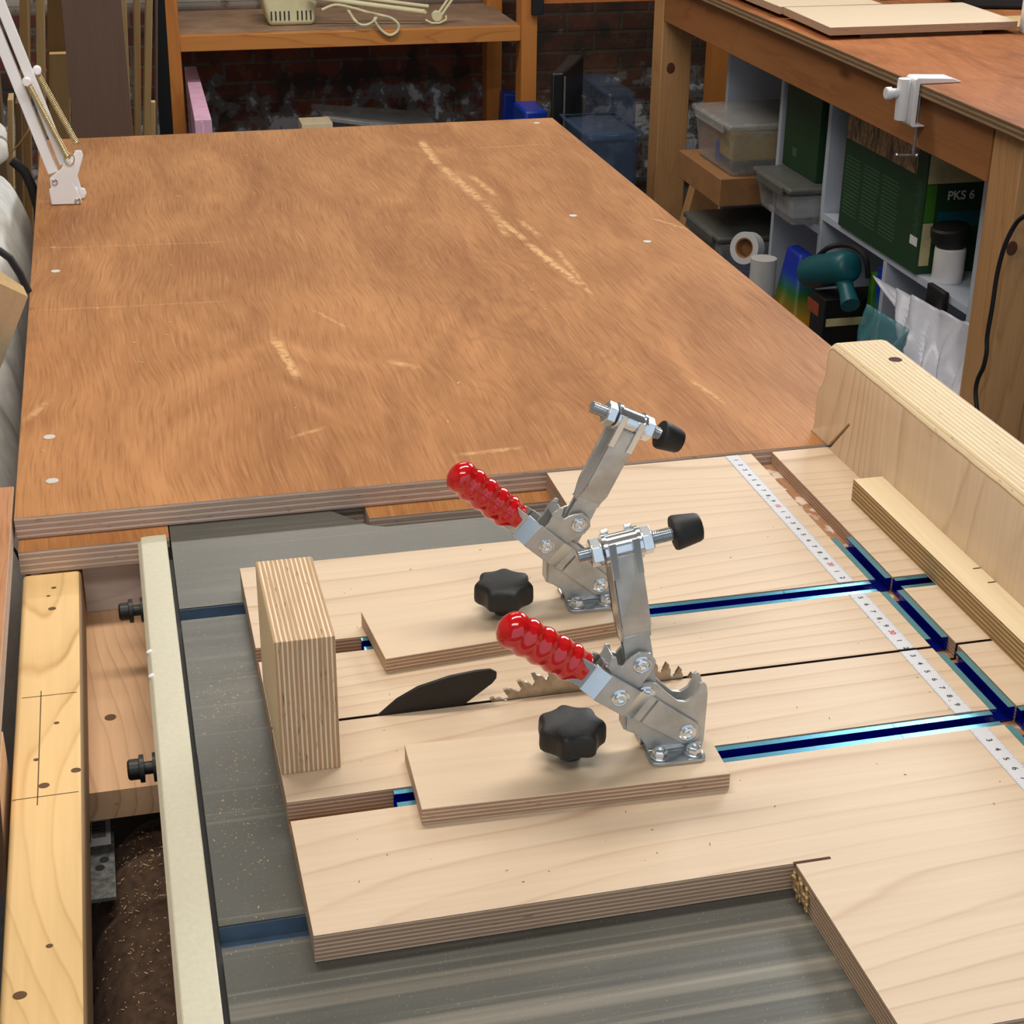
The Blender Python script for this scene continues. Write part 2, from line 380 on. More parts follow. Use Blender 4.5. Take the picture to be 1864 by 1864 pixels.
def rainbow():
    t = NT('rainbow_print'); sp = t.n('ShaderNodeSeparateXYZ'); t.l(t.n('ShaderNodeTexCoord').outputs['Generated'], sp.inputs[0])
    t.base(t.ramp(sp.outputs[2], [(0, rgb(90,20,110)), (.22, rgb(170,30,90)), (.4, rgb(206,90,30)), (.56, rgb(206,150,40)), (.72, rgb(50,120,50)), (.85, rgb(20,50,170))])); t.set(Roughness=.5)
    return t.m
M['rainbow'] = rainbow()
def photo_print():
    t = NT('tool_photo_print'); n = t.noise(t.coord((1, 60, 14)), 1, 3, .7, 1.0)
    t.base(t.ramp(n, [(.3, rgb(40,34,34)), (.45, rgb(120,96,74)), (.55, rgb(196,162,120)), (.62, rgb(70,60,62)), (.75, rgb(150,140,140))])); t.set(Roughness=.5)
    return t.m
M['photo'] = photo_print()

def brick():
    t = NT('old_brick'); v = t.n('ShaderNodeTexCoord').outputs['Object']
    sw = t.n('ShaderNodeMapping'); t.l(v, sw.inputs[0]); sw.inputs['Rotation'].default_value = (-PI/2, 0, 0)
    b = t.n('ShaderNodeTexBrick'); t.l(sw.outputs[0], b.inputs['Vector'])
    for k, x in (('Scale', 1), ('Mortar Size', .006), ('Mortar Smooth', .3), ('Bias', -.2), ('Brick Width', .19), ('Row Height', .0625)): b.inputs[k].default_value = x
    b.inputs['Color1'].default_value = rgb(124,70,54); b.inputs['Color2'].default_value = rgb(86,52,44); b.inputs['Mortar'].default_value = rgb(104,96,88)
    n = t.noise(t.coord(src=v), 14, 4, .65)
    col = t.mix(t.maprange(n, .5, .72, 0, .8), b.outputs['Color'], rgb(150,112,82))
    col = t.mix(t.maprange(t.noise(t.coord(src=v), 7, 3, .6), .5, .6, 0, .9), col, rgb(58,52,48))
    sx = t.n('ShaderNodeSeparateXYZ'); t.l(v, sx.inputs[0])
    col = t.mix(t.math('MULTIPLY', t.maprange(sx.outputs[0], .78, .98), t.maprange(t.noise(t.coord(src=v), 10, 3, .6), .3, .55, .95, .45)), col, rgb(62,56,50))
    # crumbling whitewash and grey render, heavier low down where the damp is
    sp = t.n('ShaderNodeSeparateXYZ'); t.l(v, sp.inputs[0])
    p = t.noise(t.coord(src=v), 11, 4, .62, .15)
    low = t.maprange(sp.outputs[2], .46, .24, 0, .2)
    hi = t.math('ADD', p, low)
    col = t.mix(t.maprange(hi, .63, .68), col, rgb(112,112,110))
    col = t.mix(t.maprange(hi, .72, .76), col, rgb(190,194,204))
    up = t.maprange(sp.outputs[2], .60, .64)
    col = t.mix(t.math('MULTIPLY', up, t.maprange(p, .35, .45, .2, .95)), col, rgb(190,184,172))
    t.base(col); t.set(Roughness=.95); t.bump(t.math('SUBTRACT', n, b.outputs['Fac']), .01, .5)
    return t.m
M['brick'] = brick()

# ------------------------------------------------------------------ the setting
def struct(name, mb, mats): return mb.build(name, mats, kind='structure')
WB, WR, WL, CEIL = 4560, 2350, -1750, 1700
struct('floor', MB().box(WL-100, WR+100, -2600, WB+100, FLOOR-60, FLOOR), M['concrete'])
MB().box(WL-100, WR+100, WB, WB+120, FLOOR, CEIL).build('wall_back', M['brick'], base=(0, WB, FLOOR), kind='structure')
struct('wall_left', MB().box(WL-100, WL, -2600, WB, FLOOR, CEIL), M['plaster'])
struct('wall_right', MB().box(WR, WR+100, -2600, WB, FLOOR, CEIL), M['plaster_dk'])
struct('ceiling', MB().box(WL-100, WR+100, -2600, WB+100, CEIL, CEIL+60), M['plaster'])

# ------------------------------------------------------------------ table saw
saw = thing('table_saw', 'grey metal table saw top with blade, black riving knife and cream side rail', 'table saw', (-250, 0, FLOOR))
SB = (-250, 0, FLOOR)
TZ = -17
b = MB(); z0 = TZ-30; xr = 190; xl = -455
b.prism([(xl,170),(xr,170),(xr,267),(-293,267),(-305,272),(-334,309),(-342,312),(-452,312),(xl,309)], 'z', z0, TZ)
b.box(xl, xr, 153, 170, z0, TZ-11, top=1)
b.box(xl, xr, -14, 153, z0, TZ); b.box(xl, -372, -28, -14, z0, TZ); b.box(-112, xr, -28, -14, z0, TZ); b.box(xl, xr, -173, -28, z0, TZ)
b.box(xl, xr, -191, -173, z0, TZ-11, top=1)
b.box(xl, xr, -420, -191, z0, TZ)
for a_ in (-173, 170): b.box(xl+.1, xr, a_-.3, a_, TZ-11, TZ-1, 1)
b.build('tabletop', [M['table'], plain('slot_steel_sky_tint', rgb(104,124,146), .35, .5, .06, 80)], saw, SB, bevel=.5)  # slot faces tinted blue: the skylight reflection is put into the colour
MB().box(-420, 180, -400, 255, FLOOR, z0-.2).build('cabinet', M['steel_dk'], saw, SB)
b = MB().prism([(-479.5,-20),(-477,TZ+.3),(-470,TZ+.8),(-458,TZ+.8),(-457.6,-46),(-479.5,-46)], 'y', -420, 289)
rail = b.build('side_rail', M['cream_metal'], saw, SB, bevel=.7)
b = MB().box(-457.6, -455, -420, 285, -45, -25); b.build('rail_gap_shade', M['black'], saw, SB)  # black strip put in the gap to paint its shade
for (u, v) in ((262,1187),(264,1231)):
    p = pt(u, v, z=TZ); MB().lathe((-477.5, p.y, TZ-.8), (-.4,0,1), [(2.2,0),(2,1.2),(1.1,1.7)], 12).build('rivet', M['white_paint'], rail, SB)
for (u, v) in ((240,1112),(266,1398)):
    p = pt(u, v, z=-36)
    b = MB().lathe((-479.6, p.y, -36), (-1,0,0), [(9,0),(9,2),(4,2.2),(4,7),(8.6,7.2),(8.6,10),(6.4,10.4),(6.4,16),(5.2,17.2),(3,17.4)], 18)
    b.build('locking_screw', M['black'], saw, SB)
# blade
R, cx, cz, cy = 113, -211.5, -90.5, -20.9
nt = 72; body = []; tips = []
for i in range(nt):
    a = 2*PI*i/nt; s = 2*PI/nt
    for f, r in ((0, R-.4), (.22, R-1.6), (.42, R-2.8), (.54, R-4.6), (.62, R-6.6), (.76, R-7.4), (.9, R-6.2), (.96, R-2)): 
        aa = -(a + f*s); body.append((cx + r*math.cos(aa), cz + r*math.sin(aa)))
    t0 = -(a - .10*s); t1 = -(a + .16*s)
    tips.append([(cx+rr*math.cos(x), cz+rr*math.sin(x)) for rr, x in ((R+.7, t0), (R-.2, t1), (R-4, t1), (R-4, t0))])
blade = MB().prism(body, 'y', cy-.9, cy+.9).build('saw_blade', M['blade'], saw, SB, ang=30)
b = MB()
for p in tips: b.prism(p, 'y', cy-1.2, cy+1.2)
b.build('tooth_tips', M['carbide'], blade, SB)
kn = [(-349,-2),(-335,9.8),(-322,16.6),(-302,21.6),(-286,23.2),(-277,23),(-273.2,20.5),(-273.4,16.5),(-276,13.2),(-286,6),(-294,0),(-300,-10),(-306,-40),(-350,-40)]
MB().prism(kn, 'y', cy-1.1, cy+1.1).build('riving_knife', M['black'], saw, SB, bevel=.3)

# ------------------------------------------------------------------ crosscut sled
SLB = -16.6; G = -11.2
sled = thing('crosscut_sled', 'pale birch plywood crosscut sled with tall fence and rear block on the saw table', 'sled', (-120, -21, SLB))
SLb = (-120, -21, SLB)
t1a, t1b, t2a, t2b, ka, kb, ga, gb = 57.2, 74.8, -115.4, -97.8, -22.3, -19.6, 18.4, 36.6
xs = [-410.5, -156, ga, gb, 85, 142]; ys = [-343, -211.5, t2a, t2b, ka, kb, t1a, t1b, 189, 301]
slot_x0 = -157
xs = sorted(set(xs + [110, -121]))
def cell(x, y):
    if x < -156 and (y < -211.5 or y > 189): return None
    if ka < y < kb and x < 110: return None
    if t1a < y < t1b or t2a < y < t2b: return G
    if ga < x < gb: return G
    return 0
b = MB(); nx, ny = len(xs)-1, len(ys)-1
H = {(i, j): cell((xs[i]+xs[i+1])/2, (ys[j]+ys[j+1])/2) for i in range(nx) for j in range(ny)}
for (i, j), h in H.items():
    if h is None: continue
    x0, x1, y0, y1 = xs[i], xs[i+1], ys[j], ys[j+1]
    g = 0 if h == 0 else (2 if ga < (x0+x1)/2 < gb else 3)
    b.add([(x0,y0,h),(x1,y0,h),(x1,y1,h),(x0,y1,h)], [(0,1,2,3)], g)
    b.add([(x0,y0,SLB),(x1,y0,SLB),(x1,y1,SLB),(x0,y1,SLB)], [(3,2,1,0)], 0)
    for di, dj, ea, eb in ((-1,0,(x0,y1),(x0,y0)), (1,0,(x1,y0),(x1,y1)), (0,-1,(x0,y0),(x1,y0)), (0,1,(x1,y1),(x0,y1))):
        h2 = H.get((i+di, j+dj)); lo = SLB if h2 is None else h2
        if lo < h: b.add([(*ea,lo),(*eb,lo),(*eb,h),(*ea,h)], [(0,1,2,3)], 4 if h2 is None and dj and ys[j] in (t2b, kb) and (ka in (ys[j+1], ) or kb == ys[j]) and x1 <= 110 else 1)
basep = b.build('base_panel', [M['birch_x'], M['edge_z'], M['groove'], M['groove_x'], plain('scorched_kerf', rgb(52,36,26), .9)], sled, SLb, ang=20)
# short overcut at the inner corner and the torn fibres there
MB().box(-157, -136, -212.4, -210.4, -.6, .12).build('saw_overcut', plain('dark_kerf', rgb(84,52,38), .9), sled, SLb)
b = MB()
for k in range(9):
    a = random.uniform(-.5,.5); L = random.uniform(5,12)
    b.tube([(-156.5+random.uniform(-3,.5), -214-k*1.7, -2-random.random()*4), (-157.8+a, -217-k*1.9, -6-random.random()*4), (-158.6+a, -219-k*2.0, -10-random.random()*5)], [.9,1.1,.4], 5)
b.build('torn_fibres', M['edge_warm'], sled, SLb)
# rear block
b = MB().prism([(-70.7,0),(-70.7,86.8),(26,86.8),(30.5,85.4),(32.6,82),(32.6,0)], 'x', -410.2, -376.4, cap=0, side=1)
b.build('rear_block', [M['birch_y'], M['edge_x']], sled, SLb, bevel=.5)
# fence: laminated plywood, rounded over
def fence():
    x0, x1 = 85.6, 135
    prof = [(-420,0),(-420,88.5),(306,88.5),(313,87),(318,83.2),(320.8,78),(321.6,70),(322,61),(323.4,54.5),(327,49),(330.8,44.5),(333.2,39),(334.4,28),(335,6),(335,1.6),(300.3,1.6),(266,35.8),(263.6,34.6),(296.5,0)]
    b = MB(); r = 5.5
    off = lambda p, d: p
    # roundover: a bevelled skin on both faces following the top and far end
    def inset(poly, d):
        out = []
        for (y, z) in poly:
            top = 88.5; yy = y; zz = z
            out.append((yy, zz))
        return out
    n = len(prof); rings = []
    def shrink(k):
        q = []
        for i, (y, z) in enumerate(prof):
            if i in (0, 13, 14, 15, 16, 17, 18): 
                q.append((y - (k if i == 13 else 0), z)); continue
            y0, z0_ = prof[i-1]; y1, z1_ = prof[(i+1) % n]
            ty, tz = y1-y0, z1_-z0_; L = math.hypot(ty, tz); ny_, nz_ = -tz/L, ty/L      # inward normal for clockwise outline
            ny_, nz_ = tz/L*-1, ty/L*1
            if i == 1: q.append((y, z-k)); continue
            if i == 2: q.append((y, z-k)); continue
            q.append((y - abs(tz)/L*k, z - max(0, ty)/L*k - 0))
        return q
    steps = [(0, r), (.6, r*.62), (1.7, r*.3), (3.3, r*.09), (r, 0)]
    xsr = [(x0+a, k) for a, k in steps] + [(x1-a, k) for a, k in reversed(steps)]
    V = []
    for x, k in xsr: V += [(x, y, z) for y, z in shrink(k)]
    F = []; MI = []
    for i in range(len(xsr)-1):
        for j in range(n):
            F.append((i*n+j, i*n+(j+1)%n, (i+1)*n+(j+1)%n, (i+1)*n+j)); MI.append(1)
    b.add(V, F, MI)
    b.add(V[:n], [tuple(range(n))], 0); b.add(V[-n:], [tuple(range(n))[::-1]], 0)
    o = b.build('fence', [M['birch_z'], M['edge_fence']], sled, SLb, ang=50)
    return o
fn = fence()
b = MB().lathe((118.6, 263, 88.2), (0,0,1), [(5.4,0),(5.4,.45)], 24); b.build('bolt_hole', plain('dark_hole', rgb(70,40,30), .9), fn, SLb)
# strip screwed along the foot of the fence, with two saw nicks
b = MB()
ed = [-420, 21.3, 22.9, 42.2, 43.8, 199.5]
b.box(61.5, 79.5, ed[0], ed[-1], 0, 18, top=0, mi=1)
for a, c in ((0,1),(2,3),(4,5)): b.box(79.5, 85.5, ed[a], ed[c], 0, 18, top=0, mi=1)
b.build('hold_down_strip', [M['birch_y'], M['edge_warm']], sled, SLb)

# aluminium T-tracks let into the grooves
def track(axis, a0, a1, c, label):
    pf = [(-8.5,-.5),(-8.5,-11),(8.5,-11),(8.5,-.5),(3.9,-.5),(3.9,-2.4),(6.7,-2.4),(6.7,-9.2),(-6.7,-9.2),(-6.7,-2.4),(-3.9,-2.4),(-3.9,-.5)]
    pf = [(x, z+G+11.15) for x, z in pf]
    sides = [1]*12; sides[3] = 0; sides[11] = 0
    b = MB(); n = 12
    if axis == 'y': b.M = Matrix.Translation((c, 0, 0)); V = [(x, a, z) for a in (a0, a1) for x, z in pf]
    else: b.M = Matrix.Translation((0, c, 0)); V = [(a, x, z) for a in (a0, a1) for x, z in pf]
    F = [(i,(i+1)%n,n+(i+1)%n,n+i) for i in range(n)]
    caps = []
    for k in (0, n):
        for q4 in ((0,11,9,1),(11,10,9),(9,8,2,1) if 0 else (9,8,1),(8,7,2,1),(7,6,3,2),(6,5,3),(5,4,3)): caps.append(tuple(k+i for i in q4))
    caps = []
    for k in (0, n):
        for q4 in ((0,1,8,9,10,11),(1,2,7,8),(2,3,4,5,6,7)): caps.append(tuple(k+i for i in q4))
    b.add(V, F + caps, sides + [1]*len(caps))
    base = (c, (a0+a1)/2, G) if axis == 'y' else ((a0+a1)/2, c, G)
    o = b.build('t_track', [M['blue_rim'], M['blue_in']], None, base, ang=30)
    return tag(o, label, 'aluminium track', 'blue tracks let into the sled')
cA = (t1a+t1b)/2; cB = (t2a+t2b)/2; cT = (ga+gb)/2
track('x', -342, -47, cA, 'blue track in the sled under the far sliding clamp block')
track('x', -46.6, ga-.3, cA, 'short blue track between the far clamp and the track crossing, over the tape')
track('x', gb+.3, 130, cA, 'blue track running under the strip at the far track crossing')
track('x', -351, -47, cB, 'blue track in the sled under the near sliding clamp block')
track('x', -46.6, ga-.3, cB, 'short blue track between the near clamp and the near track crossing')
track('x', gb+.3, 130, cB, 'blue track running under the strip at the near track crossing')
track('y', cA+9.2, 142, cT, 'blue track beside the far half of the tape, ending in a bare groove')
track('y', -10, cA-9.2, cT, 'blue track between the far crossing and the saw kerf')
track('y', cB+9.2, -29, cT, 'blue track between the saw kerf and the near crossing')
track('y', -340, cB-9.2, cT, 'blue track on the viewer side of the near crossing')

# ------------------------------------------------------------------ self-adhesive measuring tape
tape_y0 = 301.0
TP = (1.2, 0, 0)
tape = thing('measuring_tape', 'white adhesive measuring tape strip with black and red numerals across the sled', 'measuring tape', TP)
b = MB()
for a0, a1 in ((300.6, t1b+.1), (t1a-.1, kb+.1), (ka-.1, t2b+.1), (t2a-.1, -342)): b.box(-4.9, 7.3, a1, a0, .05, .35)
b.build('tape_strip', M['tape'], tape, TP)
def text_mesh(s, size):
    cu = bpy.data.curves.new('t', 'FONT'); cu.body = s; cu.size = size; cu.offset = .022*size; cu.align_x = 'CENTER'; cu.align_y = 'CENTER'
    o = bpy.data.objects.new('t', cu); COL.objects.link(o)
    me = bpy.data.meshes.new_from_object(o.evaluated_get(bpy.context.evaluated_depsgraph_get()))
    V = [v.co.copy() for v in me.vertices]; F = [list(p.vertices) for p in me.polygons]
    bpy.data.objects.remove(o); bpy.data.curves.remove(cu); bpy.data.meshes.remove(me)
    return V, F
def add_text(mb, s, size, org, right, up, off=.05, sx=1.):
    V, F = text_mesh(s, size); org = Vector(org); r = Vector(right); u = Vector(up); n = r.cross(u).normalized()
    mb.add([org + r*(v.x*sx) + u*v.y + n*off for v in V], F)
tk = MB()
def numeral(nm, mat, *a, **k):
    b = MB(); add_text(b, *a, **k); b.build(nm, M[mat], tape, TP)
dig = {}
for k in range(1, 64):
    y = tape_y0 - k*10
    s = str(k // 10 * 10) if k % 10 == 0 else str(k % 10)
    hid = (t1a-4 < y < t1b+3) or (t2a-5 < y < t2b+4)
    if not hid and y > -340:
        if k % 10 == 0: numeral('red_numeral', 'red_ink', s, 5.6, (1.4, y+1.0, .4), (0,-1,0), (1,0,0), sx=1.0)
        else: numeral('black_numeral', 'ink', s, 5.0, (1.2, y, .4), (0,-1,0), (1,0,0), sx=1.15)
        if k % 10 == 8: 
            numeral('small_red_mark', 'red_ink', str(k+1)[:1], 2.4, (-1.2, y-4.6, .4), (0,-1,0), (1,0,0))
    for m in range(10):
        yy = y + m
        if any(a < yy < c for a, c in ((t1a,t1b),(ka,kb),(t2a,t2b))) or yy < -340: continue
        w = 1.9 if m == 0 else (1.3 if m == 5 else .8)
        if m == 0 and k % 5 == 0: w = 2.4
        tk.box(-4.9, -4.9+w, yy-.08, yy+.08, .35, .42); tk.box(7.3-w, 7.3, yy-.08, yy+.08, .35, .42)
tk.build('graduation_marks', plain('grey_graduation', rgb(150,152,158), .6), tape, TP)

# ------------------------------------------------------------------ sliding clamp blocks
def slide_block(org, yaw, L, label, loc):
    o = MB().box(0, L, 0, 63.5, 0, 10.6, mi=1, top=0, bot=0).build('clamp_base', [M['birch_x2'], M['edge_z']], None, (0,0,0), bevel=.4)
    o.location = Vector((org[0], org[1], .15))*.001; o.rotation_euler = (0,0,yaw)
    return tag(o, label, 'plywood block', 'sliding clamp blocks')
o1, y1_, o2, y2_ = (-333.8, 25.3), math.radians(5.0), (-341.5, -135.2), math.radians(-1.9)
slide_block(o1, y1_, 171, 'birch plywood block carrying the far toggle clamp, set slightly askew', None)
slide_block(o2, y2_, 175, 'birch plywood block carrying the near toggle clamp, at the front of the sled', None)
def on(org, yaw, x, y, z=10.8):
    c, s = math.cos(yaw), math.sin(yaw); return (org[0]+c*x-s*y, org[1]+s*x+c*y, z)

# ------------------------------------------------------------------ star knobs
def star_knob(loc, rz, label):
    k = thing('star_knob', label, 'knob', loc, rz, 'black star knobs')
    lobes = lambda a: 1 + .078*math.cos(7*a) + .012*math.cos(14*a)
    pr = [(13,9.2),(16.4,9.8),(17.9,11.4),(18.3,14),(18.2,20.4),(17.8,22.4),(16.8,23.9),(15,24.6),(9,25),(.5,25.1)]
    MB().lathe((0,0,0), (0,0,1), pr, 84, lobes=lobes).build('knob_head', M['knob'], k, ang=60)
    MB().lathe((0,0,0), (0,0,1), [(7.8,3.2),(8.3,3.8),(8.3,11)], 28).build('hub', M['knob'], k)
    MB().lathe((0,0,0), (0,0,1), [(6,0),(6,1.2),(3.9,1.3),(3.9,4)], 20).build('washer_stud', M['zinc'], k)
    return k
star_knob((-248, 65.5, 10.9), .2, 'black star knob on the far plywood block')
star_knob((-250, -106, 10.9), .45, 'black star knob on the near plywood block')

# ------------------------------------------------------------------ toggle clamps
def toggle_clamp(loc, rz, lean, hang, sp_off, label, tip_end=40, AL=95.5):
    c = thing('toggle_clamp', label, 'toggle clamp', loc, rz, 'red handled toggle clamps')
    Z, ZD, ZB = M['zinc'], M['zinc_dull'], M['zinc_bright']
    # base: two upright plates and two flanges
    pl = [(-15,1),(17,1),(18,6),(18.5,37),(17.5,42.5),(15.5,45),(13.5,44),(12.6,40),(10,35.5),(5.5,33),(1,34),(-5,39.5),(-11,46),(-15,48.5),(-20,48.5),(-24.5,44),(-28.5,37),(-28.5,18),(-24.5,16),(-20,12.5),(-17,7)]
    b = MB()
    b.prism(pl, 'y', -6.5, -4.4, 1, 1); b.prism(pl, 'y', 4.4, 6.5, 1, 1)
    for s in (-1, 1):
        y0, y1 = (-19.5, -4.4) if s < 0 else (4.4, 19.5)
        e = y0 if s < 0 else y1; i = y1 if s < 0 else y0
        rc = 4*s*-1
        poly = [(-16.5, i), (-16.5, e+rc), (-15.3, e+rc*.3), (-12.5, e), (12.5, e), (15.3, e+rc*.3), (16.5, e+rc), (16.5, i)]
        b.prism(poly, 'z', 0, 2.4)
        # bent root between flange and plate
        yr = -8.8 if s < 0 else 8.8; yp = -6.5 if s < 0 else 6.5
        b.prism([(yr, 2.4), (yp*1.08, 3.4), (yp, 5.8), (yp, 2.4)], 'x', -15, 16.5)
    b.box(-29.6, -28, -5.5, 5.5, 18, 36, 1)
    bs = b.build('base_bracket', [Z, ZD], c, bevel=.35)
    for sx in (-10, 10.2):
        for sy in (-13, 13):
            h = MB().lathe((sx, sy, 2.4), (0,0,1), [(5.4,0),(5.4,.9),(4.9,1.0)], 20)
            h.lathe((sx, sy, 3.4), (0,0,1), [(4.5,0),(4.5,3.2),(3.8,4.1),(2.2,4.3),(1.9,3.4)], 6, ph=random.random())
            h.build('mounting_bolt', ZB, bs, bevel=.25)
    def rivet(x, z, y, par):
        for s in (-1, 1):
            b = MB(); b.lathe((x, s*y, z), (0, s, 0), [(5.2,0),(5.2,.5),(4.7,.8),(4.2,.6),(3.5,.7),(3.2,1.7),(2.2,2.1),(1.2,1.5),(.3,1.4)], 20)
            b.build('rivet', ZB, par)
    # hold-down arm: B is its pivot on the base
    B = Vector((-18, 0, 41)); d = Vector((math.sin(lean), 0, math.cos(lean))); n = Vector((d.z, 0, -d.x))
    A = B + d*21
    P = Vector((7.2, 0, 14)); hd = Vector((-math.cos(hang), 0, math.sin(hang))); hn = Vector((hd.z, 0, -hd.x))
    Hp = P + hd*51.8
    AT = Matrix(((n.x, 0, d.x, B.x), (0, 1, 0, 0), (n.z, 0, d.z, B.z), (0, 0, 0, 1)))     # x = across, z = along
    b = MB(AT)
    for s in (-1, 1):
        b.prism([(-6,-4),(0,-7),(6,-4),(7.5,8),(7.8,24),(7.6,38),(-7.6,38),(-7.8,24),(-7,8)], 'y', s*2.2, s*4.1, 1, 1)
        pa = [(0, s*3.6, 35), (0, s*3.9, 38), (0, s*8, 45.5), (0, s*8, 90.5)]
        b.strip(pa, (8.6, 0, 0), (0, -s*1.6, 0), 1)
        for qx in (-6.6, 6.6): b.box(qx-2.1, qx+2.1, min(s*7.9,s*9.3), max(s*7.9,s*9.3), 78, 100, 2)
    b.prism([(-3.6,35),(3.6,35),(8,45.5),(8,90.5),(-8,90.5),(-8,45.5)], 'x', -8.6, -7.2, 0, 0)
    arm = b.build('holding_arm', [Z, ZD, ZB], c, bevel=.3)
    b = MB(AT); b.lathe((-10.2, 0, AL), (1,0,0), [(5,0),(7.2,.2),(7.9,1),(7.9,19.4),(7.2,20.2),(5,20.4)], 28)
    for qx in (-10.4, 8.4): b.lathe((qx, 0, AL), (1,0,0), [(8.9,0),(8.9,2)], 28)
    b.build('spindle_barrel', ZB, arm)
    o = sp_off
    b = MB(AT); pr = [(2.6,0)]; h = .4
    while h < 58:
        pr += [(3.4, h), (4.0, h+.55)]; h += 1.15
    b.lathe((-28+o, 0, AL), (1,0,0), pr, 18); sp = b.build('spindle', Z, arm, ang=50)
    for q0, q1 in ((-17.6, -11), (10.6, 17)):
        b = MB(AT); b.lathe((q0, 0, AL), (1,0,0), [(7.2,0),(8,.6),(8,q1-q0-.6),(7.2,q1-q0)], 6, ph=.25); b.build('hex_nut', ZB, sp, bevel=.3)
    e = tip_end - 40
    b = MB(AT); b.lathe((24+e, 0, AL), (1,0,0), [(6,-.6),(9.2,0),(9.7,1.2),(9.4,4),(8,13.5),(7.2,15.2),(5,16),(.5,16.2)], 28); b.build('rubber_tip', M['rubber'], sp)
    rivet(A.x, A.z, 8.3, arm); rivet(B.x, B.z, 6.5, arm)
    # link between arm and handle
    e1 = (A-Hp); dl = e1.length; e1.normalize(); e2 = Vector((-e1.z, 0, e1.x))
    if e2.x > 0: e2 = -e2
    LT = Matrix(((e1.x, 0, e2.x, Hp.x), (0, 1, 0, 0), (e1.z, 0, e2.z, Hp.z), (0, 0, 0, 1)))
    b = MB(LT)
    out = [(-7,0),(-5.5,5),(0,8),(8,11),(dl-12,15),(dl-5.5,17.6),(dl-4,15.5),(dl-7.5,11.5),(dl-6.8,8.6),(dl-3.5,8.8),(dl,8.2),(dl+5.5,6),(dl+8,0),(dl+6,-5.5),(dl,-8),(dl-12,-8.2),(0,-7.2),(-5,-5)]
    for s in (-1, 1): b.prism(out, 'y', min(s*6.6,s*8.3), max(s*6.6,s*8.3), 1, 1)
    b.box(dl-12.5, dl-5.5, -7, 7, 14.6, 16.4, 0)
    b.build('link', [ZB, ZD], c, bevel=.3)
    # handle
    HT = Matrix(((hd.x, 0, hn.x, P.x), (0, 1, 0, 0), (hd.z, 0, hn.z, P.z), (0, 0, 0, 1)))
    b = MB(HT)
    for s in (-1, 1):
        arc = [(-7.6*math.cos(t), 7.6*math.sin(t)) for t in [PI/2 - k*PI/8 for k in range(9)]]
        b.prism([(x, z) for x, z in arc] + [(14,-7.8),(30,-8.4),(30,8.4),(14,7.8)], 'y', min(s*7,s*8.8), max(s*7,s*8.8), 1, 1)
        b.strip([(28, s*8.8, 0), (34.5, s*8.8, 0)], (0,0,8.6), (0,-s*1.8,0), 1)
        b.strip([(34.5, s*8.8, 0), (43.5, s*12.6, 0)], (0,0,8.8), (0,-s*1.8,0), 2)  # bends take the brighter zinc, painting in the light they catch
        b.strip([(43.5, s*12.6, 0), (64, s*12.6, 0)], (0,0,8.8), (0,-s*1.8,0), 1)
        b.strip([(64, s*12.6, 0), (73, s*8, 0)], (0,0,8.6), (0,-s*1.8,0), 2)
        b.strip([(73, s*8, 0), (84, s*7, 0)], (0,0,7.8), (0,-s*1.8,0), 2)
    hl = b.build('handle_lever', [Z, ZD, ZB], c, bevel=.25)
    rivet(P.x, P.z, 8.8, hl); rivet(Hp.x, Hp.z, 12.6, hl)
    b = MB(HT); pr = [(8.2,74)]; h = 75
    while h < 123:
        k = (h-78)/10.4; w = max(0, min(1, (h-78)/6)); pr.append((9.8 + w*1.3 + w*.6*math.cos(2*PI*k - PI), h)); h += 1.15
    for k in range(1, 9): a = k/8*PI/2; pr.append((11.2*math.cos(a)+.05, 123 + 9.4*math.sin(a)))
    b.lathe((0,0,0), (1,0,0), pr, 36, sx=.86, sy=1.0, up=(0,1,0)); b.build('grip', M['red'], hl, ang=70)
    return c
l2 = on(o2, y2_, 149.5, 33); l1 = on(o1, y1_, 143, 33.5)
toggle_clamp(l2, y2_, math.radians(-10), math.radians(36), 3, 'near toggle clamp with red grip, arm standing upright, on the front block', 45, 92.5)
toggle_clamp((l1[0]+5.5, l1[1]+2.5, l1[2]), math.radians(-2), math.radians(26), math.radians(41.8), 0, 'far toggle clamp with red grip, arm leaning right, on the rear block', 40)

# ------------------------------------------------------------------ outfeed table
BZ = 1.2; by0 = 304.6
OB = (-190, 940, FLOOR)
ot = thing('outfeed_table', 'large worn red-brown plywood outfeed table behind the saw', 'table', OB)
def seg(u0, v0, u1, v1, w=.004, k=.7):
    a = pt(u0, v0, z=BZ); c = pt(u1, v1, z=BZ); return ((a.x-OB[0])/1000, (a.y-OB[1])/1000, (c.x-OB[0])/1000, (c.y-OB[1])/1000, w, k)
segs = [seg(764,254,800,302,.008,.8), seg(800,300,880,368,.01,.7), seg(880,366,912,404,.008,.5), seg(905,396,960,440,.006,.75), seg(958,440,1060,522,.007,.8),
        seg(856,318,905,358,.006,.6), seg(902,395,925,432,.006,.6), seg(940,395,985,432,.005,.5), seg(498,612,545,692,.006,.75), seg(700,655,768,672,.006,.6),
        seg(40,770,95,725,.006,.5), seg(520,800,600,775,.004,.5), seg(820,830,960,812,.004,.6), seg(1240,680,1330,740,.003,.5), seg(1010,450,1080,540,.004,.5),
        seg(60,452,420,440,.002,.35), seg(70,565,420,548,.002,.35), seg(860,270,1000,262,.003,.4), seg(1180,395,1260,420,.004,.5), seg(560,560,640,600,.003,.4)]
M['filler'] = plain('pale_screw_head', rgb(206,200,192), .5, .2)
ep = pt(955, 590, z=BZ); M['red_top'] = red_ply('worn_red_plywood', segs, eye=((ep.x-OB[0])/1000, (ep.y-OB[1])/1000))
M['red_step'] = red_ply('red_plywood_lower', [], seed=3.)
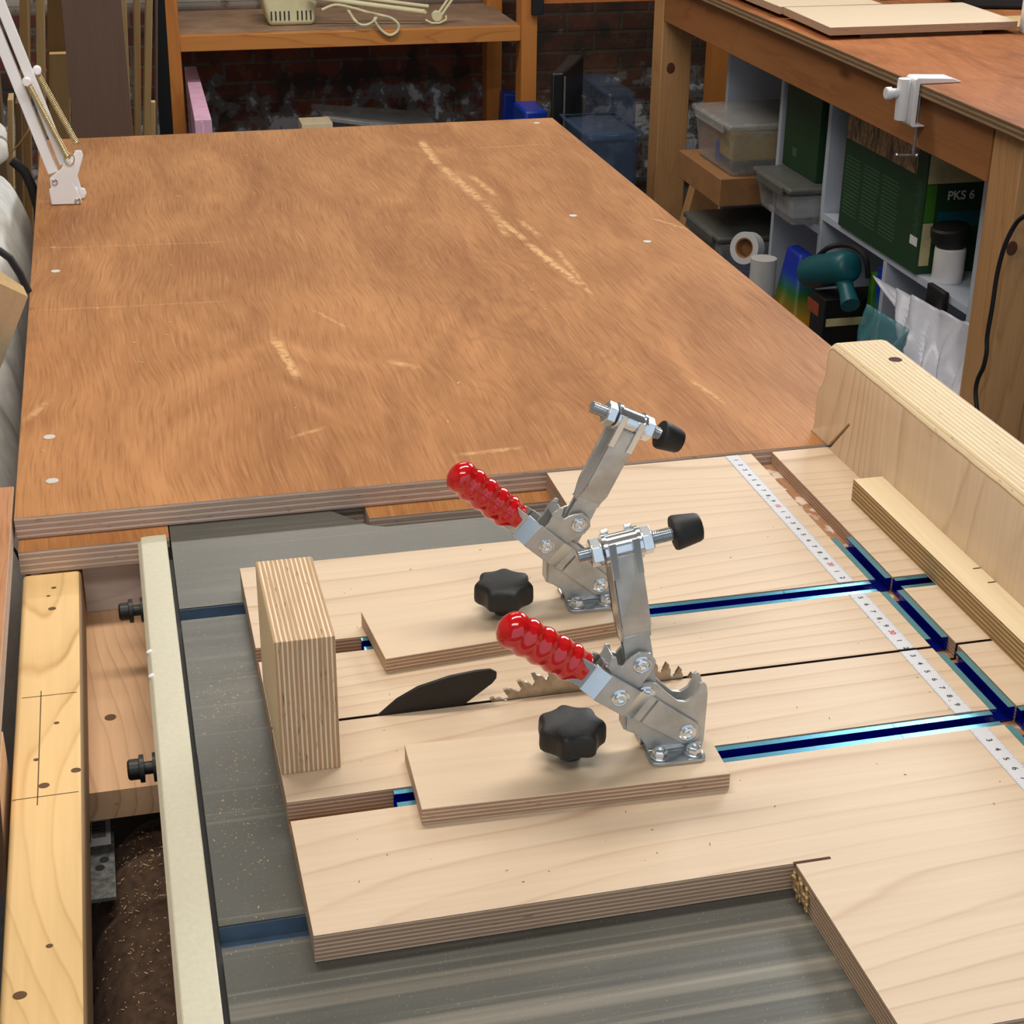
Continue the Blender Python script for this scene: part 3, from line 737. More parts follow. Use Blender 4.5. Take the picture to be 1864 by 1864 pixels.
bx0, bx1, by1 = -567.8, 189, 1574
b = MB().box(bx0, bx1, by0, by1, BZ-17.9, BZ, mi=1, top=0, bot=0)
top = b.build('top_panel', [M['red_top'], M['edge_red']], ot, OB, bevel=.5)
for (u, v) in ((101,494),(90,796),(95,876),(977,224),(1178,440),(1043,393)):
    p = pt(u, v, z=BZ)
    MB().lathe((p.x, p.y, BZ-.4), (0,0,1), [(5,0),(5,.9),(3.6,1.0),(1.6,.7),(.4,.7)], 16).build('screw_head', M['filler'], top, OB)
MB().prism([(bx0+1.5,283.5),(-456,283.5),(-456,313.5),(-303,313.5),(-303,283.5),(bx1,283.5),(bx1,by1),(bx0+1.5,by1)], 'z', BZ-37.2, BZ-18.0, 0, 1).build('lower_panel', [M['red_step'], M['edge_red']], ot, OB)
MB().box(-522.6, -456.6, 300, 345, -82, -36.2).build('cross_beam', M['grey_wood'], ot, OB)
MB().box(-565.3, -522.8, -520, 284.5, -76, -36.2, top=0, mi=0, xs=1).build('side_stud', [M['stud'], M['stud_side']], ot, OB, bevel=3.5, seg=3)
MB().box(-566, -440, 56, 420, -104, -82.4).build('under_plank', M['plank'], ot, OB)
for x0 in (-566, 118):
    for y0 in (420, 1500): MB().box(x0, x0+68, y0, y0+68, FLOOR, BZ-37.4).build('leg', M['bench_z'], ot, OB)
MB().box(-566, -524, -520, -470, FLOOR, -76.2).build('leg', M['stud'], ot, OB)
# pencil lines and nail holes on the stud
st = MB()
def mark(a, c, w=.5):
    p0 = pt(*a, z=-36.2); p1 = pt(*c, z=-36.2); dd = (p1-p0).normalized(); nn = Vector((-dd.y, dd.x, 0))*w
    st.add([p0-nn+Vector((0,0,.12)), p1-nn+Vector((0,0,.12)), p1+nn+Vector((0,0,.12)), p0+nn+Vector((0,0,.12))], [(0,1,2,3)])
mark((40,1271),(140,1260),.35); mark((75,1258),(68,1466),.35); mark((22,1457),(143,1441),.35)
st.build('pencil_lines', M['pencil'], ot, OB)
for (u, v, r) in ((95,1108,2.4),(98,1070,1.6),(88,1085,1.2),(103,1316,1.5),(66,1383,1.5),(80,1430,2.8),(138,1402,2.5),(90,1722,1.6),(36,1812,3)):
    p = pt(u, v, z=-36.2); MB().lathe((p.x, p.y, -36.3), (0,0,1), [(r,0),(r,.25)], 14, sy=1.2).build('nail_hole', M['pencil'], ot, OB)
for (u, v, r) in ((201,1306,4),(212,1462,1.6)):
    p = pt(u, v, z=-82.4); MB().lathe((p.x, p.y, -82.6), (0,0,1), [(r,0),(r,.4)], 16).build('plank_hole', M['pencil'], ot, OB)
# galvanised angle bracket with a printed label, and the shelf that carries the dust bag
PZ = -230; KZ = -125
MB().box(-560, -422, -460, 300, PZ-3, PZ).build('lower_shelf', M['steel_dk'], ot, OB)
for x0 in (-558, -434): MB().box(x0, x0+10, -440, 280, FLOOR, PZ-3.1).build('shelf_support', M['steel_dk'], ot, OB)
b = MB().box(-562, -512, 2, 140, KZ-2.5, KZ); b.box(-562, -559.5, 2, 140, KZ, -104.3)
br_k = b.build('angle_bracket', M['galv'], ot, OB)
p0 = pt(178, 1490, z=KZ); p1 = pt(204, 1536, z=KZ); ya, yb_ = p1.y, p0.y; xa, xb_ = -543, -514
MB().box(xa, xb_, ya, yb_, KZ, KZ+.4).build('label_sticker', M['label'], br_k, OB)
b = MB(); yy = yb_-5
while yy > ya+9: w = random.choice((.5,.8,1.3)); b.box(xb_-12, xb_-3, yy-w, yy, KZ+.4, KZ+.6); yy -= w+.9
for k in range(3): b.box(xa+10+k*2.6, xa+11+k*2.6, ya+3, yb_-6, KZ+.4, KZ+.6)
b.build('barcode_print', M['ink'], br_k, OB)
for (u, v) in ((191,1483),(216,1451)):
    p = pt(u, v, z=KZ); MB().lathe((min(p.x,-517), p.y, KZ), (0,0,1), [(5,0),(5,2),(4.2,2.6)], 18).build('wood_plug', M['birch_y'], br_k, OB)
for (u, v) in ((190,1565),(182,1580)):
    p = pt(u, v, z=KZ); MB().lathe((p.x, p.y, KZ), (0,0,1), [(3,0),(3,.3)], 14).build('hole', M['ink'], br_k, OB)
# brown fabric bag
def blob(path, radii, seg=40, fold=0., sx=1., sy=1., fr=9, sq=1.):
    b = MB(); V = []; F = []; n = len(path)
    for i, (p, r) in enumerate(zip(path, radii)):
        for k in range(seg):
            a = 2*PI*k/seg
            rr = r*(1 + fold*(math.sin(i*.9+3*math.sin(a*2+i*.15))*.5 + .5*math.sin(fr*a + i*.55) * math.sin(i*.33)))
            ca, sa = math.cos(a), math.sin(a)
            V.append(Vector(p) + Vector((math.copysign(abs(ca)**sq, ca)*rr*sx, 0, math.copysign(abs(sa)**sq, sa)*rr*sy)))
    for i in range(n-1):
        for k in range(seg): F.append((i*seg+k, i*seg+(k+1)%seg, (i+1)*seg+(k+1)%seg, (i+1)*seg+k))
    F.append(list(range(seg))); F.append([(n-1)*seg+k for k in range(seg)])
    b.add(V, F); return b
path = []; rad = []
for i in range(46):
    t = i/45; y = 178 - t*620
    rad.append(50*math.sin(min(1, .12 + t*4.0)*PI/2)*(1+.10*t) + (1.4*math.sin(i*1.9) if i < 20 else .6*math.sin(i*1.3))); path.append((-478 - 4*t, y, PZ+1+rad[-1]*1.04))
bag = blob(path, rad, fold=.018).build('fabric_bag', M['cloth_brown'], None, (-474,-150,PZ), ang=80)
tag(bag, 'rumpled brown fabric dust bag with sawdust, below the cream rail', 'bag')

# ------------------------------------------------------------------ sawdust (nobody could count it)
def dust(name, fn, n, label, smin=.3, smax=.9, mat='dust'):
    b = MB()
    for k in range(n):
        r = fn()
        if r is None: continue
        p, nz = r; s = random.uniform(smin, smax); a = random.random()*6.28; L = s*random.choice((1,1,1.6,2.6))
        c, q_ = math.cos(a), math.sin(a)
        P = [p + Vector((c*x - q_*y, q_*x + c*y, z)) for z in (.02, s*.5) for x, y in ((-L,-s*.5),(L,-s*.5),(L*.8,s*.5),(-L*.7,s*.4))]
        b.hexa(P)
    o = b.build(name, M[mat]); return tag(o, label, 'sawdust', kind='stuff')
g = random.gauss
def d_table():
    c = random.random()
    if c < .3: x, y = g(-432,9), g(40,26)
    elif c < .7: x, y = g(-434,13), g(-60,32)
    else: x, y = random.uniform(-453,-415), random.uniform(-200,140)
    if not (-454 < x < -412) or 152 < y < 171 or -192 < y < -172: return None
    return Vector((x, y, TZ)), 1
dust('sawdust', d_table, 420, 'fine sawdust scattered on the grey saw table left of the sled', .2, .42)
def d_bag():
    i = min(44, int(abs(random.gauss(0, 9)) + 8)); a = g(1.75, .42)
    p = Vector(path[i]) + Vector((math.cos(a)*rad[i], random.uniform(-6,6), math.sin(a)*rad[i]*1.0+.6)); return p, 1
dust('wood_shavings', d_bag, 620, 'pale wood shavings lying on the brown fabric bag', .2, .6)
def d_sled():
    x, y = random.uniform(-400, 20), random.uniform(-200, 180)
    ok = all(not (a-2 < y < c+2) for a, c in ((t1a,t1b),(ka,kb),(t2a,t2b))) and not (-412 < x < -374 and -72 < y < 34)
    for (o, yw) in ((o1,y1_),(o2,y2_)):
        c, s = math.cos(-yw), math.sin(-yw); dx, dy = x-o[0], y-o[1]; lx, ly = c*dx-s*dy, s*dx+c*dy
        if -2 < lx < 178 and -2 < ly < 66: ok = False
    return (Vector((x, y, 0)), 1) if ok else None
M['dust_dk'] = plain('brown_dust', rgb(140,104,70), .9)
dust('wood_dust', d_sled, 90, 'brown specks of dust on the sled around the blade slot', .2, .5, 'dust_dk')
def d_board():
    return Vector((random.uniform(bx0+5, bx1-5), random.uniform(by0+3, by1-4), BZ)), 1
dust('wood_chips', d_board, 60, 'pale chips scattered over the red-brown outfeed table', .5, 1.5)

# ------------------------------------------------------------------ left side
lb = MB().box(-900, -569.6, -520, 367, -18.2, .0, mi=1, top=0)
o = thing('side_bench', 'reddish board beside the softwood stud, at the left edge', 'bench', (-700, 0, FLOOR))
LB = (-700, 0, FLOOR)
M['red_side'] = red_ply('red_plywood_side', [], light=rgb(200,148,108), dark=rgb(160,104,68), seed=5.)
lb.build('board', [M['red_side'], M['edge_red']], o, LB, bevel=.5)
MB().box(-860, -800, -480, 340, FLOOR, -18.4).build('support', M['stud_side'], o, LB)
b = MB().hexa([(-600,40,-75),(-568.8,-60,-75),(-568.8,40,-75),(-600,60,-75),(-600,40,-18.4),(-568.8,-20,-18.4),(-568.8,40,-18.4),(-600,60,-18.4)]); b.build('corner_block', M['plank'], o, LB)
p = pt(0, 1150, z=0); tag(MB().box(-640, -575, p.y-8, p.y+10, .1, 8).build('offcut', M['paper'], None, (-600, p.y, 0)), 'small white offcut lying on the reddish side board', 'offcut')
# white filter bag with black strap
bagp = []; bagr = []
cxb = lambda y: -735
fb = thing('dust_collector_bag', 'white cloth dust collector bag with black strap, left of the outfeed table', 'dust bag', (-725, 1000, FLOOR))
FB = (-725, 1000, FLOOR)
bp_, br_ = [], []
for i in range(50):
    t = i/49; y = 1500 - t*1100
    e = math.sin(min(1, .5 + t*3.2)*PI/2)*math.sin(min(1, .25 + (1-t)*5)*PI/2)
    bp_.append((-704 + 3*math.sin(t*9), y, -338 - 40*t - 150*max(0, t-.5))); br_.append(128*e*(1+.012*math.sin(i*1.1)))
b = blob(bp_, br_, seg=64, fold=.02, sx=.99, sy=2.85, sq=.45); b.build('cloth', M['cloth_white'], fb, FB, ang=80)
b = MB(); cf = []
for k in range(25):
    a = 2*PI*k/24; cf.append((-668 + 46*math.cos(a), 1430 + 34*math.sin(a), 22 + 12*math.sin(a*2+1) + 6*math.sin(5*a)))
b.tube(cf, [17+3*math.sin(k*1.7) for k in range(24)]+[17], 14); b.build('rolled_cuff', M['cloth_white'], fb, FB, ang=80)
b = MB(); pth = []
for k in range(30):
    a = -1.2 + k/29*2.9; ca, sa = math.cos(a), math.sin(a); pth.append((-702 + math.copysign(abs(ca)**.45, ca)*133, 560, -470 + math.copysign(abs(sa)**.45, sa)*372))
b.strip(pth, (0,19,0), (3,0,0)); b.build('strap', M['cloth_strap'], fb, FB)
MB().box(-760, -660, 500, 1400, FLOOR, -690).build('stand', M['steel_dk'], fb, FB)
# dark hose behind it and a slack cable
hs = [pt(22,292,y=1560), pt(45,312,y=1560), pt(58,340,y=1555), pt(70,380,y=1550), pt(74,430,y=1550), Vector((-590,1550,FLOOR+8))]
tag(MB().tube(hs, 7, 12).build('black_hose', M['black_matt'], None, hs[0]), 'black hose drooping behind the white cloth bag', 'hose')
hs = [pt(-30,452,x=-566), pt(0,458,x=-568), pt(18,470,x=-569.5), pt(36,498,x=-572), pt(50,530,x=-575)]
hs = [pt(-30,450,y=800), pt(0,457,y=800), pt(18,470,y=800), pt(36,498,y=800), pt(52,532,y=800)]
tag(MB().tube(hs, 4, 12).build('black_cable', M['black_matt'], None, hs[0]), 'thick black cable in front of the white cloth bag', 'cable')
hs = [pt(-20,300,y=1700), pt(15,282,y=1690), pt(35,262,y=1680), pt(50,240,y=1680), pt(58,222,y=1690)]
tag(MB().tube(hs, 1.1, 8).build('hanging_cord', M['card'], None, hs[0]), 'thin tan cord running up from the white bag', 'string')
# board leaning beside the bag
pA, pB, pC, pD = pt(-60,488,y=640), pt(51,540,y=700), pt(0,672,y=700), pt(-80,800,y=640)
th = Vector((-4, 14, 6))
wb = MB(); wb.add([pA,pB,pC,pD,pA+th+Vector((0,8,8)),pB+th,pC+th,pD+th], [(0,1,2,3),(7,6,5,4),(0,4,5,1),(1,5,6,2),(2,6,7,3),(3,7,4,0)], [0,0,1,1,1,1])
tag(wb.build('plywood_offcut', [M['birch_y'], M['sheet_z']], None, pC), 'pale plywood offcut leaning against the white cloth bag', 'offcut')

# ------------------------------------------------------------------ white lamp arm on the outfeed table
LA = pt(120, 368, z=BZ); ly = LA.y
la = thing('lamp_arm', 'white spring-balanced lamp arm clamped at the left of the outfeed table', 'lamp', (LA.x, ly, BZ))
LAb = (LA.x, ly, BZ)
P2 = lambda u, v: (lambda p: (p.x, p.z))(pt(u, v, y=ly))
def poly(pts): return [P2(20+x/9.32, 240+y/9.32) for x, y in pts]
def floor_(pts): return [(x, max(z, BZ+.3)) for x, z in pts]
near = floor_(poly([(660,745),(760,660),(860,580),(920,440),(960,480),(1010,450),(1090,480),(1095,580),(1050,830),(1190,1090),(1200,1170),(1165,1215),(690,1190),(650,930),(685,915)]))
b = MB().prism(near, 'y', ly-14, ly-10, 0, 0)
far = floor_(poly([(760,745),(860,660),(1060,420),(1100,350),(1190,350),(1225,420),(1215,490),(1130,780),(1190,990),(1250,1000),(1285,1080),(1250,1160),(1190,1200),(790,1190),(760,930)]))
b.prism(far, 'y', ly+10, ly+14, 0, 0)
b.prism(floor_(poly([(700,960),(1120,960),(1180,1180),(720,1180)])), 'y', ly-10, ly+10)
hb = b.build('base_bracket', M['white_paint'], la, LAb, bevel=.8)
for x, y in ((740,805),(1130,1125)):
    q_ = P2(20+x/9.32, 240+y/9.32); MB().lathe((q_[0], ly-14, q_[1]), (0,-1,0), [(4,0),(4,1),(2.6,1.8),(1,1.4)], 16).build('screw_head', M['zinc_bright'], hb, LAb)
dirn = Vector((P2(0,70)[0]-P2(93,300)[0], 0, P2(0,70)[1]-P2(93,300)[1])).normalized()
nrm = Vector((-dirn.z, 0, dirn.x))
def bar(c0, w, L, y0, y1, name):
    c0 = Vector((c0[0], 0, c0[1])); P = []
    a, e = c0, c0 + dirn*L
    pts = [(a+nrm*w/2), (e+nrm*w/2), (e-nrm*w/2), (a-nrm*w/2)]
    MB().prism([(p.x, p.z) for p in pts], 'y', y0, y1).build(name, M['white_paint'], la, LAb, bevel=.8)
bar(P2(97,312), 12.5, 480, ly-9, ly+5, 'arm_bar'); bar(P2(117,296), 11.5, 500, ly-9, ly+5, 'arm_bar')
def spring(a, c, r, y):
    A = Vector((a[0], y, a[1])); Cc = Vector((c[0], y, c[1])); L = (Cc-A).length; u, w_, d_ = MB().frame(Cc-A); n_ = int(L/2.0)
    pth = [A + d_*(L*k/(n_*10)) + (u*math.cos(2*PI*k/10) + w_*math.sin(2*PI*k/10))*r for k in range(n_*10+1)]
    MB().tube(pth, .75, 5).build('spring', M['brass'], la, LAb)
spring(P2(124,283), P2(52,148), 3.3, ly-15); spring(P2(141,268), P2(68,138), 3.3, ly+13)
for (u, v, y) in ((49,144,ly-14),(67,131,ly+13)):
    q_ = P2(u, v); MB().lathe((q_[0], y-6, q_[1]), (0,1,0), [(4,0),(5.2,1),(5.2,9),(4,10)], 18).build('spring_peg', M['white_paint'], la, LAb)
for (u, v, y) in ((138,270,ly+12),(126,284,ly-15)):
    q_ = P2(u, v); MB().tube([(q_[0]+6*math.cos(k/12*2*PI), y, q_[1]+7*math.sin(k/12*2*PI)) for k in range(13)], .9, 6).build('spring_hook', M['brass'], la, LAb)

# ------------------------------------------------------------------ stacked sheet goods, far left
def sheet(name, u0, u1, y, label, mat, depth=18, ztop=520, lean=0, vtop=None, lean_u=0, edge=None, group='sheets and boards leaning at the far left', cat='sheet'):
    """upright board whose front spans photo columns u0..u1 at the table's far edge"""
    a = pt(u0, 245, y=y); c = pt(u1, 245, y=y)
    zt = ztop if vtop is None else pt((u0+u1)/2, vtop, y=y).z
    k0 = pt(u0-lean_u, 0, y=y); k1 = pt(u1-lean_u, 0, y=y)
    sl0 = (k0.x-a.x)/(k0.z-a.z); sl1 = (k1.x-c.x)/(k1.z-c.z)
    xb0, xb1 = a.x + sl0*(FLOOR+1-a.z), c.x + sl1*(FLOOR+1-c.z); xt0, xt1 = a.x + sl0*(zt-a.z), c.x + sl1*(zt-c.z)
    P = [(xb0,y,FLOOR+1),(xb1,y,FLOOR+1),(xb1,y+depth,FLOOR+1),(xb0,y+depth,FLOOR+1),(xt0,y+lean,zt),(xt1,y+lean,zt),(xt1,y+depth+lean,zt),(xt0,y+depth+lean,zt)]
    o = MB().hexa(P, 0, [0,0,0,0,1 if edge else 0,1 if edge else 0]).build(name, [M[mat], M[edge or mat]], None, ((xb0+xb1)/2, y, FLOOR), bevel=.8)
    return tag(o, label, cat, group)
sheet('plywood_sheet', -60, 7, 2000, 'dark sheet at the very left edge behind the white lamp arm', 'sheet_dk', 60, 420, lean_u=22)
sheet('plywood_sheet', 14, 24, 2080, 'narrow pale sheet edge left of the lamp arm, cut off low', 'sheet_z', 60, vtop=182, lean_u=3)
sheet('plywood_sheet', 28, 40, 2160, 'dark brown sheet between two pale edges left of the lamp arm', 'sheet_dk', 60, vtop=188, lean_u=4)
sheet('plywood_sheet', 42, 56, 2240, 'brown sheet edge close behind the lower lamp arm', 'sheet_tan', 60, 500, lean_u=6)
sheet('plywood_sheet', 37, 46, 2560, 'pale sheet edge with fine dark lines at the top left, left one', 'sheet_z', 60, 560, lean_u=2, edge='sheet_dk')
sheet('plywood_sheet', 50, 56, 2640, 'thin pale sheet edge between dark gaps, above the lamp springs', 'sheet_z', 60, 560, lean_u=2, edge='sheet_dk')
sheet('plywood_sheet', 68, 84, 2480, 'broad pale sheet edge behind the lamp springs', 'sheet_z', 60, 560, lean_u=3, edge='sheet_tan')
sheet('plywood_sheet', 86, 126, 2760, 'tan sheet face behind the broad pale edge, left of the brown board', 'sheet_tan', 30, 560)
sheet('plywood_sheet', 90, 128, 2700, 'tan board with an angled corner, left of the brown board', 'sheet_z', 26, vtop=98, lean_u=1)
sheet('dark_board', 133, 243, 2400, 'wide dusty dark brown board leaning between pale sheets', 'brown', 24, 560, lean_u=22, lean=30, cat='board', edge='sheet_tan')
sheet('plywood_sheet', 228, 240, 3160, 'pale thin sheet edge peeping out right of the dark brown board', 'sheet_z', 60, 560, lean_u=10)
sheet('timber_batten', 246, 257, 2900, 'pale batten standing directly right of the dark brown board', 'sheet_z', 60, 560, lean_u=2, cat='batten')
sheet('timber_batten', 262, 274, 2820, 'wider pale batten, second to the right of the dark brown board', 'sheet_z', 60, 560, lean_u=-4, cat='batten')
sheet('timber_batten', 275, 283, 2560, 'short pale batten beside the wider batten, near the black panel', 'sheet_z', 20, vtop=186, cat='batten')
sheet('thin_sheet', 284, 287, 2980, 'thin brown hardboard edge beside the black panel', 'brown', 60, 560, lean_u=0)
sheet('black_board', 292, 316, 3080, 'black board leaning against the pine shelf post', 'dark_case', 30, 560, lean_u=16, cat='board')

# ------------------------------------------------------------------ pine shelving
SY, SYB = 4000, 4455
su = thing('shelving_unit', 'orange pine shelving unit with a dusty brown shelf against the brick wall', 'shelves', (300, SY, FLOOR))
SU = (300, SY, FLOOR)
x = lambda u, v=60, y=SY: pt(u, v, y=y).x
xl0, xl1, xr0, xr1 = x(298,60), x(326,60), x(948,60), x(977,60)
zt, zb = pt(600, 58, y=SY).z, pt(600, 86, y=SY).z
def post(x0, x1, y0, y1, name='post'): MB().box(x0, x1, y0, y1, FLOOR, 700).build(name, M['pine_z'], su, SU, bevel=2)
post(xl0, xl1, SY-8, SY+60); post(xr0, xr1, SY-8, SY+60)
post(xl0+10, xl1+20, SYB-60, SYB); post(x(886,60,SYB-60), x(914,60,SYB-60), SYB-60, SYB)
MB().box(xl1, xr0, SY, SY+34, zb, zt, mi=0).build('front_rail', M['pine_x'], su, SU, bevel=1.5)
MB().box(xl1, xr0, SYB-34, SYB-2, zb, zt-2).build('back_rail', M['pine_x'], su, SU)
MB().box(xl1, xr0, SY+34.2, SYB-2, zt-14, zt+1).build('shelf_board', M['brown_shelf'], su, SU)
MB().box(-150, xr0, SY, SYB, -720, -700).build('lower_shelf', M['brown_shelf'], su, SU)
zr = pt(1080, 5, y=SY).z
MB().box(xr1, xr1+560, SY, SY+40, zr, zr+90).build('cross_rail', plain('red_brown_rail', rgb(190,112,58), .5), su, SU, bevel=1.5)
MB().box(xr1+560, xr1+640, SY, SY+60, FLOOR, 700).build('post', M['pine_z'], su, SU, bevel=2)
MB().box(x(965,10), x(986,10), SY-26, SY-8.2, pt(975,25,y=SY).z, pt(975,25,y=SY).z+190).build('felt_pad', M['black_matt'], su, SU, bevel=2)
# cream lamp lying on the shelf
sz = zt+1.5
cl = thing('desk_lamp', 'old cream desk lamp with a slotted head lying on the pine shelf', 'lamp', (x(540), SY+140, sz))
CL = (x(540), SY+140, sz)
hy = SY+120
hx0, hx1 = pt(484,28,y=hy).x, pt(574,28,y=hy).x; hz = sz
b = MB().hexa([(hx0+8,hy,hz),(hx1-4,hy,hz),(hx1-2,hy+150,hz),(hx0+10,hy+150,hz),(hx0-16,hy-2,hz+110),(hx1+14,hy-2,hz+110),(hx1+14,hy+160,hz+110),(hx0-16,hy+160,hz+110)])
head = b.build('lamp_head', M['cream'], cl, CL, bevel=12, seg=4)
for k in range(10):
    if k == 5: continue
    xx = hx0 + 16 + k*((hx1-hx0-22)/9.6); MB().box(xx-2, xx+2, hy-2.5, hy+1, hz+16, hz+42).build('vent_slot', M['ink'], head, CL)
ta, tb = pt(560,-6,y=SY+100), pt(772,22,y=SY+60)
MB().tube([ta, tb], 8, 14).build('lamp_arm_tube', M['cream'], cl, CL)
ta2, tb2 = pt(600,-10,y=SY+130), pt(780,12,y=SY+100); MB().tube([ta2, tb2], 6, 12).build('lamp_arm_tube', M['cream'], cl, CL)
ja, jb = pt(798,30,y=SY+60), pt(828,-14,y=SY+70)
for o_ in (-7, 7): MB().tube([ja+Vector((o_,0,0)), jb+Vector((o_,0,0))], 4, 10).build('lamp_strut', M['cream'], cl, CL)
b = MB().lathe(pt(796,30,y=SY+52), (0,1,0), [(14,0),(16,2),(16,16),(14,18)], 18); b.lathe(pt(774,22,y=SY+50), (0,1,0), [(5,0),(5,26)], 12); b.build('lamp_joint', M['cream'], cl, CL)
pp = [pt(774,36,y=SY+50)+Vector((0,0,0)), pt(786,42,y=SY+46), pt(800,42,y=SY+46), pt(812,36,y=SY+46), pt(812,28,y=SY+50)]
MB().tube(pp, 3.2, 8).build('lamp_cable_loop', M['cream'], cl, CL)
raw = [(586,18),(610,9),(640,14),(668,22),(690,27),(712,33),(725,44),(724,56),(712,64),(700,60),(688,48),(682,36),(686,26),(684,34),(672,44),(656,45),(645,36),(636,22),(628,10)]
pp = []
for i, (u, v) in enumerate(raw):
    y = SY + 80 - (85 if v > 26 else 20)
    if v > 40: y = SY - 7
    pp.append(pt(u, v, y=y))
def smooth(P, n=4):
    out = []
    for i in range(len(P)-1):
        p0, p1, p2, p3 = P[max(i-1,0)], P[i], P[i+1], P[min(i+2,len(P)-1)]
        for k in range(n):
            t = k/n; out.append(.5*((2*p1) + (p2-p0)*t + (2*p0-5*p1+4*p2-p3)*t*t + (3*p1-p0-3*p2+p3)*t**3))
    return out + [P[-1]]
MB().tube(smooth(pp), 4.2, 10).build('lamp_flex', M['cream'], cl, CL)
# things on and below the shelf
pk = MB(); yn, yf = 3540, 4300; zt_ = pt(370,218,y=yn).z
a, c, e, f_ = pt(354,218,y=yn).x, pt(385,218,y=yn).x, pt(336,128,y=yf).x, pt(358,128,y=yf).x
pk.hexa([(a,yn,FLOOR+1),(c,yn,FLOOR+1),(f_,yf,FLOOR+1),(e,yf,FLOOR+1),(a,yn,zt_),(c,yn,zt_),(f_,yf,zt_),(e,yf,zt_)])
pk.box(a+14, a+22, yn-1, yn+2, FLOOR+1, zt_-4)
tag(pk.build('foam_board', M['pink'], None, ((a+c)/2, yn, FLOOR), bevel=2), 'pink foam board on edge beside the left shelf post', 'foam board')
ty = 4200
p0, p1 = pt(566,200,y=ty), pt(800,222,y=ty)
tr = thing('clear_tray', 'clear plastic lids and trays piled under the pine shelf', 'plastic tray', ((p0.x+p1.x)/2, ty, -699))
TR = ((p0.x+p1.x)/2, ty, -699)
for k in range(3):
    zz = -699 + k*44; dx = random.uniform(-14,14)
    q0 = p0.x+18+dx; q1 = p1.x-18+dx
    b = MB(); h = 42
    b.hexa([(q0+16,ty-92,zz),(q1-16,ty-92,zz),(q1-16,ty+110,zz),(q0+16,ty+110,zz),(q0,ty-104,zz+h),(q1,ty-104,zz+h),(q1,ty+122,zz+h),(q0,ty+122,zz+h)])
    b.box(q0-8, q1+8, ty-112, ty+130, zz+h, zz+h+1.5)
    b.build('tray', M['clear'], tr, TR, bevel=2)
ya_, yb_ = ty-100, ty+130
L4 = [pt(590,212,y=ya_), pt(806,240,y=ya_), pt(742,200,y=yb_), pt(566,188,y=yb_)]
dn = Vector((0,0,14)); b = MB().hexa([p-dn for p in L4] + L4)
b.build('lid', M['clear'], tr, TR, bevel=3)
q0, q1 = pt(548,226,y=3980), pt(604,226,y=3980)
tag(MB().box(q0.x, q1.x, 3960, 4050, -699, q0.z+4).build('wood_offcut', M['birch_y'], None, (q0.x,4000,-699), bevel=1), 'pale block of wood in front of the clear plastic lids', 'offcut')
# black case, blue things, clear crate between shelf and bench
yc = 3560
a, c, e = pt(1003,132,y=yc), pt(1028,134,y=yc), pt(1084,160,y=yc+330)
b = MB(); X = lambda p: p.x
b.hexa([(a.x,yc,FLOOR+1),(c.x,yc,FLOOR+1),(c.x+150,yc+330,FLOOR+1),(a.x+140,yc+330,FLOOR+1),(a.x,yc,a.z),(c.x,yc,a.z),(c.x+150,yc+330,a.z-14),(a.x+140,yc+330,a.z-14)])
cs = thing('equipment_case', 'tall black case standing between the pine shelf and the bench post', 'case', (c.x, yc, FLOOR)); CS = (c.x, yc, FLOOR)
b.build('shell', M['dark_case'], cs, CS, bevel=9, seg=3)
MB().box(c.x-2, c.x+2.5, yc-2.5, yc+2, FLOOR+10, a.z-12).build('seam', M['grey_lid'], cs, CS)
h_ = pt(1060,190,y=yc+200); MB().box(h_.x-4, h_.x+6, yc+180, yc+206, h_.z-26, h_.z+26).build('handle', M['grey_lid'], cs, CS, bevel=2)
yb = 4330
q0, q1 = pt(912,170,y=yb), pt(940,216,y=yb)
tag(MB().hexa([(q0.x,yb,-699),(q1.x,yb,-699),(q1.x,yb+60,-699),(q0.x,yb+60,-699),(q0.x+10,yb,q0.z),(q1.x+4,yb,q0.z-6),(q1.x+4,yb+60,q0.z-6),(q0.x+10,yb+60,q0.z)]).build('blue_bag', M['blue_plastic'], None, (q0.x,yb,-699), bevel=6), 'bright blue plastic bag behind the right shelf post', 'bag')
q0, q1 = pt(974,202,y=3800), pt(1004,216,y=3800)
tag(MB().box(q0.x-30, q1.x-12, 3800, 3950, FLOOR+1, q0.z).build('blue_tub', M['blue_plastic'], None, (q0.x,3800,FLOOR), bevel=8), 'blue tub beside the tall black case', 'tub')
yk = 3300
a, c = pt(1066,238,y=yk), pt(1172,258,y=yk)
ck = thing('clear_crate', 'bluish clear plastic crate standing left of the bench post', 'crate', ((a.x+c.x)/2, yk, FLOOR)); CK = ((a.x+c.x)/2, yk, FLOOR)
x0, x1, zt2 = a.x, a.x+150, a.z-8
b = MB().hexa([(x0+20,yk,FLOOR+1),(x1-4,yk,FLOOR+1),(x1-4,yk+215,FLOOR+1),(x0+20,yk+215,FLOOR+1),(x0,yk-10,zt2),(x1,yk-10,zt2),(x1,yk+225,zt2),(x0,yk+225,zt2)]); b.build('body', M['clear_blue'], ck, CK, bevel=18, seg=4)
MB().tube([(x0-4,yk-16,zt2),(x1+4,yk-16,zt2),(x1+4,yk+231,zt2),(x0-4,yk+231,zt2),(x0-4,yk-16,zt2)], 5, 8).build('rim', M['clear_blue'], ck, CK)
yk2 = 3760
a, c = pt(1106,170,y=yk2), pt(1160,170,y=yk2)
tag(MB().box(a.x, c.x, yk2, yk2+300, FLOOR+1, a.z).build('storage_box', M['clear_blue'], None, (a.x,yk2,FLOOR), bevel=10), 'dim clear storage box behind the bluish crate', 'box')

